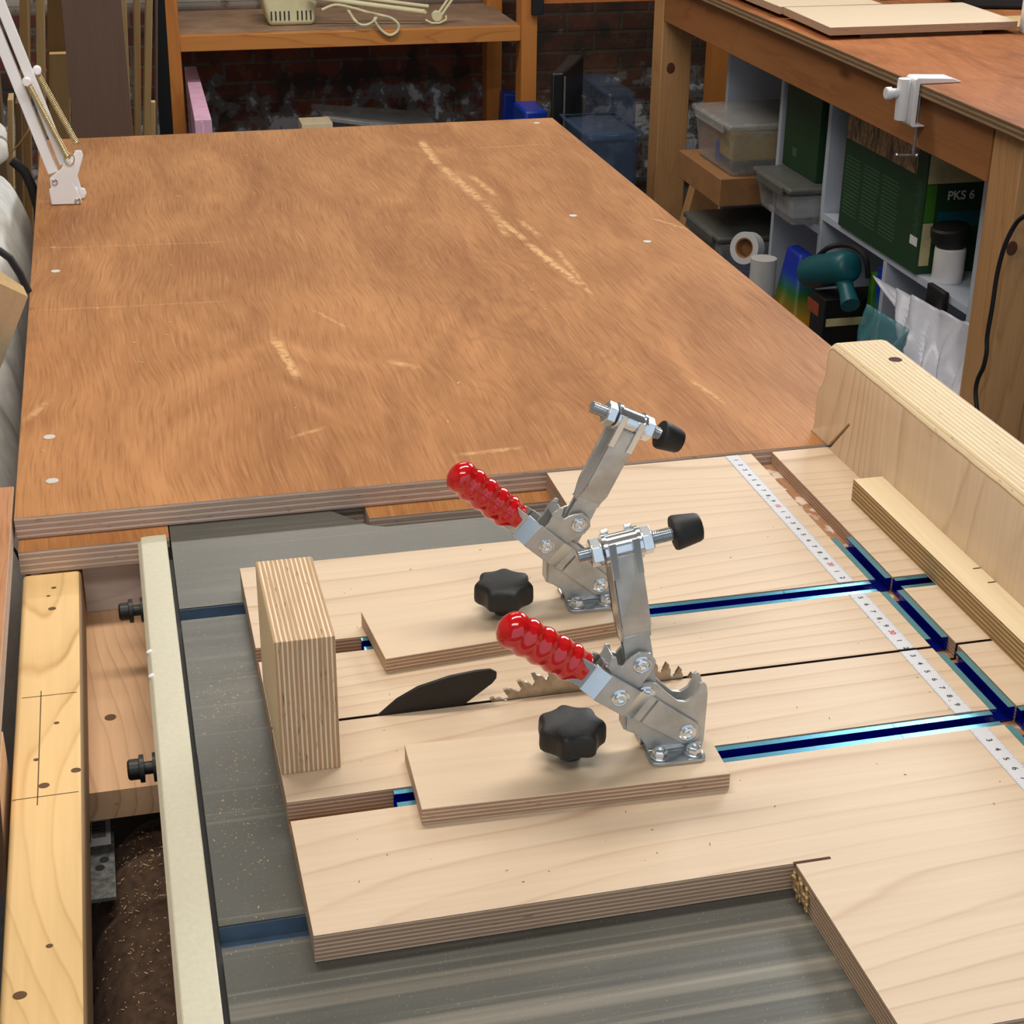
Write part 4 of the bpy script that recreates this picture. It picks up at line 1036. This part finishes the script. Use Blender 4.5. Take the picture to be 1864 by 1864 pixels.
# ------------------------------------------------------------------ right workbench
WZ = -50
wbn = thing('workbench', 'long wooden workbench with pine legs and a worn red-brown top', 'workbench', (1300, 2600, FLOOR)); WBB = (1300, 2600, FLOOR)
M['red_bench'] = red_ply('bench_red_plywood', [], light=rgb(168,104,62), dark=rgb(120,68,36), seed=8.)
MB().box(996, 1900, 1280, 3640, WZ-22, WZ, mi=1, top=0).build('worktop', [M['red_bench'], M['edge_grey']], wbn, WBB, bevel=1)
MB().box(1015, 1055, 1704, 3482, -173.5, WZ-22.2).build('apron', M['bench_y'], wbn, WBB, bevel=1.5)
MB().box(1015, 1102, 3487, 3566, FLOOR, WZ-22.2).build('leg', M['bench_z'], wbn, WBB, bevel=2)
MB().box(1015, 1092, 1600, 1697, FLOOR, WZ-22.2).build('leg', M['bench_z'], wbn, WBB, bevel=2)
MB().box(1092.2, 1140, 1608, 1690, FLOOR, WZ-22.2).build('leg_brace', M['bench_z'], wbn, WBB, bevel=2)
def knot(u, v, y, r, leg):
    p = pt(u, v, y=y); MB().lathe((p.x, y+.2, p.z), (0,-1,0), [(r,0),(r,.5),(r*.55,.9),(.5,.9)], 24, sx=.8).build('wood_knot', plain('knot_wood', rgb(92,52,30), .6, var=.2, scale=120), leg, WBB)
far_leg = [o for o in COL.objects if o.parent == wbn and o.name.startswith('leg')]
knot(1221, 124, 3487, 15, far_leg[0]); knot(1842, 452, 1600, 13, far_leg[1])
for y0 in (1600, 3487): MB().box(1800, 1870, y0, y0+80, FLOOR, WZ-22.2).build('leg', M['bench_z'], wbn, WBB)
# boards lying on the bench
pz = WZ
c0 = pt(1510, 66, z=pz+8); c1 = pt(1851, 54, z=pz+8); c2 = pt(1757, 8, z=pz+26)
bn = MB(); zz0, zz1 = pz+9, pz+26
A_ = (c0.x, c0.y); Bq = (c1.x, c1.y); dx_, dy_ = Bq[0]-A_[0], Bq[1]-A_[1]
Cq = (Bq[0]+10, Bq[1]+270); Dq = (A_[0]+10, A_[1]+280)
bn.hexa([(*A_,zz0),(*Bq,zz0),(*Cq,zz0),(*Dq,zz0),(*A_,zz1),(*Bq,zz1),(*Cq,zz1),(*Dq,zz1)], 0, [0,0,1,1,1,1])
tag(bn.build('plywood_board', [M['birch_x2'], M['edge_z']], None, (*A_, pz), bevel=.8), 'pale plywood panel lying on the worktop of the right bench', 'panel', 'plywood lying on the right bench')
E0 = (Dq[0]-6, Dq[1]+8)
bn = MB(); bn.box(E0[0], E0[0]+250, E0[1], E0[1]+640, zz0, zz1, mi=1, top=0)
tag(bn.build('plywood_board', [M['birch_x2'], M['edge_z']], None, (E0[0], E0[1], pz), bevel=.8), 'second plywood panel behind the pale one, at the top edge', 'panel', 'plywood lying on the right bench')
s0 = pt(1568,70,z=pz).x; s1 = pt(1790,62,z=pz).x; sy = c0.y+14
tag(MB().box(s0, s1, sy, sy+240, pz+.3, zz0-.3).build('packing_board', M['sheet_dk'], None, (s0, sy, pz)), 'thin dark board under the pale panel on the right bench', 'board')
tag(MB().box(E0[0]+40, E0[0]+210, E0[1]+40, E0[1]+600, pz+.3, zz0-.3).build('packing_board', M['sheet_dk'], None, (E0[0], E0[1], pz)), 'dark packing board under the second plywood panel', 'board')
g0 = pt(1640,8,z=pz+4)
gt = MB().box(g0.x-10, g0.x+200, g0.y+90, g0.y+520, pz+.4, pz+10)
tag(gt.build('metal_tray', M['galv'], None, (g0.x, g0.y+200, pz), bevel=1.5), 'dark shiny metal tray behind the pale panel on the bench', 'tray')
g1 = pt(1850,18,z=pz+4)
tag(MB().hexa([(g1.x-110,g1.y+60,pz+.3),(g1.x+130,g1.y-10,pz+.3),(g1.x+210,g1.y+260,pz+.3),(g1.x-40,g1.y+330,pz+.3),(g1.x-110,g1.y+70,pz+70),(g1.x+130,g1.y,pz+70),(g1.x+210,g1.y+250,pz+70),(g1.x-40,g1.y+330,pz+70)]).build('toolbox', M['black_matt'], None, (g1.x,g1.y,pz), bevel=8), 'black box at the top right corner of the bench', 'box')
g2 = pt(1858,70,z=pz)
tag(MB().lathe((g2.x+70,g2.y+60,pz+.3), (0,0,1), [(34,0),(36,3),(36,110),(30,118)], 24).build('white_pot', M['white_paint'], None, (g2.x+70,g2.y+60,pz)), 'white pot at the right edge of the bench', 'pot')
tag(MB().box(c1.x-40, c1.x+240, c1.y+60, c1.y+200, pz+.3, pz+4).build('wood_strip', M['sheet_z'], None, (c1.x,c1.y,pz)), 'flat pale strip right of the pale panel on the bench', 'strip')
# white lamp clamp on the bench edge
cy_ = pt(1660,170,x=990).y
wc = thing('table_clamp', 'white lamp clamp gripping the front edge of the right bench', 'clamp', (990, cy_, WZ)); WC = (990, cy_, WZ)
b = MB().prism([(984,WZ+8),(990,WZ+12),(1060,WZ+9),(1078,WZ+2.5),(1076,WZ+.3),(995,WZ+.3),(994,WZ-74),(1013,WZ-76),(1013,WZ-79),(988,WZ-79),(984,WZ-74)], 'y', cy_-20, cy_+20); b.build('bracket', M['white_paint'], wc, WC, bevel=1.5)
MB().lathe((972,cy_,WZ-68), (0,0,1), [(11,0),(11.5,2),(12.5,70),(11.5,76)], 24).build('socket', M['white_paint'], wc, WC)
MB().lathe((962,cy_,WZ-18), (-1,0,0), [(7,0),(9,1),(9,14),(12,15),(12,24),(10,26)], 12).build('socket_screw', M['white_paint'], wc, WC, bevel=1)
b = MB().cyl((1006,cy_-2,-186), (1006,cy_-2,WZ-22.3), 3.2, seg=12); b.cyl((972,cy_-2,-184), (1012,cy_-4,-186), 2.2, seg=10)
b.lathe((972,cy_-2,-184), (-1,0,0), [(3,-3),(4.2,0),(3,3)], 10); b.lathe((1012,cy_-4,-186), (1,0,0), [(3,-3),(4.2,0),(3,3)], 10)
b.build('clamp_screw', M['zinc'], wc, WC)
# black cable at the near leg
raw = [(1900,380),(1864,394),(1846,412),(1828,450),(1815,500),(1806,560),(1797,612),(1796,640),(1790,668),(1780,690),(1776,712),(1778,740),(1784,772),(1790,800)]
pp = smooth([pt(u, v, x=1002-8) if u < 1846 else pt(u, v, x=1000) for u, v in raw])
tag(MB().tube(pp, 4, 10).build('black_cable', M['black_matt'], None, pp[len(pp)//2]), 'black cable hanging down in front of the near bench leg', 'cable')

# ------------------------------------------------------------------ white cubby unit and the things stored below the bench
UX = 1100
un = thing('storage_unit', 'white open shelf unit standing under the right bench', 'shelf unit', (1250, 2500, FLOOR)); UN = (1250, 2500, FLOOR)
def panel(x0, x1, y0, y1, z0, z1, name): MB().box(x0, x1, y0, y1, z0, z1).build(name, M['white_board'], un, UN, bevel=.6)
XB = 1440; ZT = -190
panel(UX, XB, 1838-4, 1838+18, FLOOR, ZT, 'upright'); 
panel(UX, XB, 2545, 2562, FLOOR, ZT, 'upright'); panel(UX, XB, 2826, 2842, FLOOR, ZT, 'upright'); panel(UX, XB, 3190, 3206, FLOOR, ZT, 'upright')
panel(UX, XB, 1857, 2544, -474, -458, 'shelf'); panel(UX, XB, 2207, 2222, FLOOR+18, -475, 'divider')
panel(UX, XB, 2563, 2825, -512, -498, 'shelf'); panel(UX, XB, 2843, 3189, -536, -522, 'shelf')
panel(UX, XB, 1857, 3189, FLOOR+2, FLOOR+18, 'bottom_board'); panel(XB, XB+6, 1834, 3206, FLOOR, ZT, 'back_board')
# green tool carton
def carton(y0, y1, z0, z1, x0, x1, name, label, cat='carton'):
    o = thing(name, label, cat, ((x0+x1)/2, (y0+y1)/2, z0), group=None); B0 = ((x0+x1)/2, (y0+y1)/2, z0)
    MB().box(x0, x1, y0, y1, z0, z1).build('box', M['green'], o, B0, bevel=1); return o, B0
g0x = UX-6
o, B0 = carton(2066, 2448, -457.5, -205, g0x, g0x+205, 'tool_carton', 'large dark green tool carton printed PKS 6 on its end, on the middle shelf')
MB().box(g0x-.6, g0x+.2, 2108, 2444, -262, -206).build('photo_band', M['photo'], o, B0)
b = MB()
for c_ in range(3):
    for k in range(16):
        y1c = 2436 - c_*92; b.box(g0x-.5, g0x+.2, y1c-70-random.uniform(0,10), y1c, -300-k*8.2, -297.4-k*8.2)
b.build('fine_print', M['green_text'], o, B0); b = MB()
for k in range(24): zz = -270 - k*5.2; b.box(g0x-.5, g0x+.2, 2078, 2078+random.uniform(10,26), zz-1.4, zz)
b.build('side_print', M['green_text'], o, B0)
MB().box(g0x-.6, g0x+.2, 2074, 2106, -402, -384).build('barcode_patch', M['label'], o, B0)
yf = 2066; fx0 = g0x
def face(x0, x1, z0, z1, mat, nm, d=.5): MB().box(x0, x1, yf-d, yf+.2, z0, z1).build(nm, M[mat], o, B0)
face(fx0+4, fx0+196, -272, -209, 'cream_print', 'picture_band'); face(fx0+4, fx0+26, -350, -274, 'green_lt', 'green_band'); face(fx0+4, fx0+26, -440, -352, 'cream_print', 'cream_band')
face(fx0+34, fx0+196, -362, -330, 'teal', 'blue_band')
b = MB(); add_text(b, 'PKS 6', 25, (fx0+80, yf-.6, -298), (1,0,0), (0,0,1), off=.1); b.build('printed_name', M['label'], o, B0)
# dark green carton in the upper left compartment
o, B0 = carton(2606, 2806, -405, -196, UX+2, UX+170, 'tool_carton', 'dark green carton standing on the clear box in the middle compartment')
b = MB()
b.box(UX+1.4, UX+2.1, 2724, 2750, -372, -352); b.build('fine_print', M['green_text'], o, B0)
def crate(name, label, y0, y1, z0, z1, x0, x1, mat='clear', lid='grey_lid', fill=None, lidh=16, taper=12):
    o = thing(name, label, 'storage box', ((x0+x1)/2, (y0+y1)/2, z0)); B0 = ((x0+x1)/2, (y0+y1)/2, z0)
    MB().hexa([(x0+taper,y0+taper,z0),(x1-taper,y0+taper,z0),(x1-taper,y1-taper,z0),(x0+taper,y1-taper,z0),(x0,y0,z1-lidh),(x1,y0,z1-lidh),(x1,y1,z1-lidh),(x0,y1,z1-lidh)]).build('box', M[mat], o, B0, bevel=8, seg=3)
    MB().box(x0-8, x1+8, y0-8, y1+8, z1-lidh+.2, z1).build('lid', M[lid], o, B0, bevel=6, seg=3)
    MB().box(x0-12, x0-4, y0+30, y1-30, z1-lidh-10, z1-4).build('catch', M[lid], o, B0, bevel=2)
    if fill:
        for (fy0, fy1, fz0, fz1, fm) in fill: MB().box(x0+taper+6, x1-taper-6, fy0, fy1, fz0, fz1).build('contents', M[fm], o, B0, bevel=6)
    return o
crate('storage_box', 'clear box with a grey lid in the middle compartment, above the rainbow bag', 2574, 2790, -497.5, -405.5, UX-70, UX+230, fill=[(2600,2700,-486,-440,'wrap'),(2700,2770,-486,-450,'clear_blue')])
crate('storage_box', 'topmost clear box with a clear lid and a yellow tub, on the cardboard box', 2870, 3130, -452, -322, UX-110, UX+150, lid='clear', fill=[(2895,2990,-420,-350,'yellow'),(2990,3020,-445,-390,'blue_plastic')])
o = tag(MB().box(UX-130, UX+140, 2866, 3180, -521.5, -452.4).build('cardboard_box', M['card'], None, (UX,3000,-521), bevel=2), 'flat brown cardboard box under the topmost clear box', 'box')
crate('storage_box', 'lowest clear box with a dark grey lid under the cardboard box', 2870, 3120, -820, -600, UX-120, UX+150, fill=[(2900,3080,-810,-700,'blue_plastic')])
tag(MB().box(UX-100, UX+140, 2850, 3140, FLOOR+18.3, -820.4).build('cardboard_box', M['card'], None, (UX,3000,-860)), 'flat carton below the lowest clear box', 'box')
# tape roll and paper roll in front of it
rp = pt(1366, 452, x=UX-128)
tr_ = thing('tape_roll', 'upright roll of white tape in front of the lowest clear box', 'tape roll', (rp.x, rp.y, rp.z-48)); TRb = (rp.x, rp.y, rp.z-48)
dv = Vector((-.8,-.6,.25)).normalized()
MB().lathe(rp, dv, [(24,0),(38,0),(38,30),(24,30),(24,0)], 36).build('tape', M['paper'], tr_, TRb); MB().lathe(rp, dv, [(21,1),(24,1),(24,29),(21,29),(21,1)], 36).build('core', M['card'], tr_, TRb)
sp_ = pt(1374, 494, x=UX-150); tag(MB().lathe((sp_.x+20, sp_.y, FLOOR+.5), (0,0,1), [(30,0),(30,sp_.z-FLOOR+30),(20,sp_.z-FLOOR+31)], 28).build('paper_roll', M['paper'], None, (sp_.x,sp_.y,FLOOR)), 'white paper roll standing below the tape roll', 'paper roll')
# slanted timber by the bench post
a_ = pt(1300, 300, y=3330); c_ = pt(1248, 412, y=3330)
b = MB().hexa([(c_.x-30,3300,c_.z-50),(c_.x+60,3300,c_.z-60),(c_.x+60,3345,c_.z-60),(c_.x-30,3345,c_.z-50),(a_.x-50,3300,a_.z),(a_.x+26,3300,a_.z),(a_.x+26,3345,a_.z),(a_.x-50,3345,a_.z)])
tag(b.build('timber_offcut', M['bench_z'], None, (c_.x,3320,c_.z), bevel=1.5), 'slanted timber offcut beside the far bench post', 'timber')
# rainbow bag, drill, drill carton, bottles, books
q0 = pt(1440, 470, x=UX)
o = MB().hexa([(UX-120,2600,FLOOR+1),(UX-100,2440,FLOOR+1),(UX-16,2440,FLOOR+1),(UX-16,2600,FLOOR+1),(UX-40,2640,-560),(UX-40,2560,-560),(UX-6,2560,-560),(UX-6,2650,-560)]).build('rainbow_bag', M['rainbow'], None, (UX,2560,FLOOR), bevel=6)
tag(o, 'rainbow striped bag below the clear box, left of the teal drill', 'bag')
dz = -560
dr = thing('power_drill', 'teal power drill with black cable lying on a small dark carton', 'drill', (UX-50, 2330, dz)); DR = (UX-50, 2330, dz)
da, db = pt(1474, 496, x=UX-70), pt(1546, 486, x=UX-40)
u_ = (db-da).normalized()
MB().lathe(da - u_*16, u_, [(10,0),(26,4),(34,14),(37,34),(37,(db-da).length-6),(33,(db-da).length+16),(22,(db-da).length+26)], 24).build('motor_housing', M['teal'], dr, DR, ang=50)
ha, hb_ = pt(1532, 500, x=UX-44), pt(1548, 556, x=UX-56)
MB().tube([ha, (ha+hb_)/2+Vector((0,-4,0)), hb_], [20,17,21], 14).build('handle', M['teal'], dr, DR)
pp = smooth([pt(1486,470,x=UX-60), pt(1506,452,x=UX-50), pt(1530,446,x=UX-30), pt(1556,450,x=UX-20), pt(1576,470,x=UX-10), pt(1580,505,x=UX)])
MB().tube(pp, 6, 8).build('cable', M['black_matt'], dr, DR)
y0, y1 = max(2296, pt(1545,560,x=UX-90).y), min(2432, pt(1478,530,x=UX-90).y)
zc0, zc1 = FLOOR+19, pt(1510,545,x=UX-90).z - 8
o = thing('drill_carton', 'small black carton with an orange panel below the teal drill', 'carton', (UX-40, (y0+y1)/2, zc0)); B0 = (UX-40, (y0+y1)/2, zc0)
MB().box(UX-90, UX+70, y0, y1, zc0, zc1).build('box', M['dark_case'], o, B0, bevel=1.5)
MB().box(UX-90.6, UX-89.8, y0+30, y0+90, zc1-48, zc1-20).build('orange_panel', plain('orange_print', rgb(150,70,40), .6), o, B0)
MB().box(UX-84, UX+40, y0-.7, y0+.2, zc1-62, zc1-44).build('tan_panel', M['cream_print'], o, B0)
pb = pt(1594, 510, x=UX+20)
tag(MB().box(UX+10, UX+160, 2226, 2262, FLOOR+19, pt(1594,482,x=UX+10).z).build('folder', M['rainbow'], None, (UX+60,2250,FLOOR), bevel=1), 'thin multicoloured folder beside the small divider', 'folder')
tag(MB().box(UX+4, UX+160, 2266, 2286, FLOOR+19, -520).build('folder', M['green_lt'], None, (UX+60,2280,FLOOR), bevel=1), 'green folder standing behind the teal drill', 'folder')
c_ = pt(1718, 507, x=UX+40); c_.y -= 12
cn = thing('spray_can', 'white can with a tilted black cap standing on the shelf end', 'can', (c_.x, c_.y, -457.5)); CN = (c_.x, c_.y, -457.5)
MB().lathe((c_.x,c_.y,-457.5), (0,0,1), [(30,0),(31,2),(31,66),(28,70)], 28).build('body', M['white_paint'], cn, CN)
MB().lathe((c_.x,c_.y,-389), (-.12,0,1), [(26,0),(38,16),(40,22),(40,40),(36,44),(30,44)], 28).build('cap', M['rubber'], cn, CN)
b_ = pt(1696, 478, x=UX+60)
tag(MB().lathe((b_.x,b_.y+12,-457.5), (0,0,1), [(20,0),(21,2),(21,30),(12,36),(12,52),(8,54)], 24).build('turquoise_bottle', M['turq'], None, (b_.x,b_.y,-457.5)), 'small turquoise bottle beside the white can', 'bottle')
c_ = pt(1712, 540, x=UX-4)
tag(MB().box(UX-14, UX-1, c_.y-30, c_.y+42, -500, -452).build('black_bracket', M['rubber'], None, (UX,c_.y,-480), bevel=3), 'black bracket on the end of the white shelf', 'bracket')
# crumpled white sheet and teal film in front
def crumple(name, mat, P00, P10, P01, P11, nu, nv, amp, label, cat, seed):
    rnd = random.Random(seed); b = MB(); V = []; F = []
    ph = [(rnd.uniform(.4,1.6), rnd.uniform(.4,1.6), rnd.uniform(0,6.28)) for _ in range(7)]
    for i in range(nu+1):
        for j in range(nv+1):
            u, v = i/nu, j/nv
            p = P00*(1-u)*(1-v) + P10*u*(1-v) + P01*(1-u)*v + P11*u*v
            h = sum(abs(math.sin(a*u*9 + c*v*7 + d)) for a, c, d in ph)/7 - .55
            V.append(p + Vector((-h*amp*1.6, h*amp*.4, h*amp)))
    for i in range(nu):
        for j in range(nv): a = i*(nv+1)+j; F.append((a, a+1, a+nv+2, a+nv+1))
    b.add(V, F); o = b.build(name, M[mat], None, P00, ang=180)
    md = o.modifiers.new('thick', 'SOLIDIFY'); md.thickness = .0025
    return tag(o, label, cat)
X1 = UX-50
crumple('plastic_sheet', 'wrap', pt(1606,512,x=X1+30), pt(1784,600,x=UX-14), pt(1706,830,x=X1-110), pt(1770,850,x=X1-20), 30, 34, 42, 'crumpled white plastic sheet bulging out below the shelf', 'plastic sheet', 4)
crumple('plastic_bag', 'film', pt(1590,560,x=X1-60), pt(1640,590,x=X1-90), Vector((X1-150,2060,FLOOR+4)), Vector((X1-150,1800,FLOOR+4)), 22, 26, 40, 'teal clear plastic bag in front of the crumpled white sheet', 'plastic bag', 9)

# ------------------------------------------------------------------ light
def area(name, loc, tgt, sx, sy, e, col):
    l = bpy.data.lights.new(name, 'AREA'); l.shape = 'RECTANGLE'; l.size = sx; l.size_y = sy; l.energy = e; l.color = col
    o = bpy.data.objects.new(name, l); COL.objects.link(o); o.location = Vector(loc)*.001
    o.rotation_euler = (Vector(tgt)-Vector(loc)).to_track_quat('-Z', 'Y').to_euler(); return o
area('roof_light', (1850, 2250, CEIL-30), (300, 200, 0), 1.3, 1.1, 92, (.90, .96, 1))
area('overhead_light', (-200, 450, CEIL-60), (-200, 300, 0), 1.4, .2, 20, (1, .93, .84))
area('overhead_light', (0, 2950, CEIL-60), (0, 3100, 0), 1.4, .16, 24, (1, .93, .84))  # lamp added to brighten the shelving and boards at the back
area('overhead_light', (-700, -900, CEIL-60), (-400, 0, 0), 1.2, .4, 13, (1, .95, .88))
W = bpy.data.worlds.new('world'); S.world = W; W.use_nodes = True
W.node_tree.nodes['Background'].inputs[0].default_value = (.75, .86, 1, 1); W.node_tree.nodes['Background'].inputs[1].default_value = .8

for o in list(COL.objects):
    if o.parent is None: o.location.z -= FLOOR*.001
bpy.context.view_layer.update()
S.view_settings.view_transform = 'Standard'; S.view_settings.look = 'None'; S.view_settings.gamma = 1
S.view_settings.use_curve_mapping = False; S.view_settings.exposure = 0.22
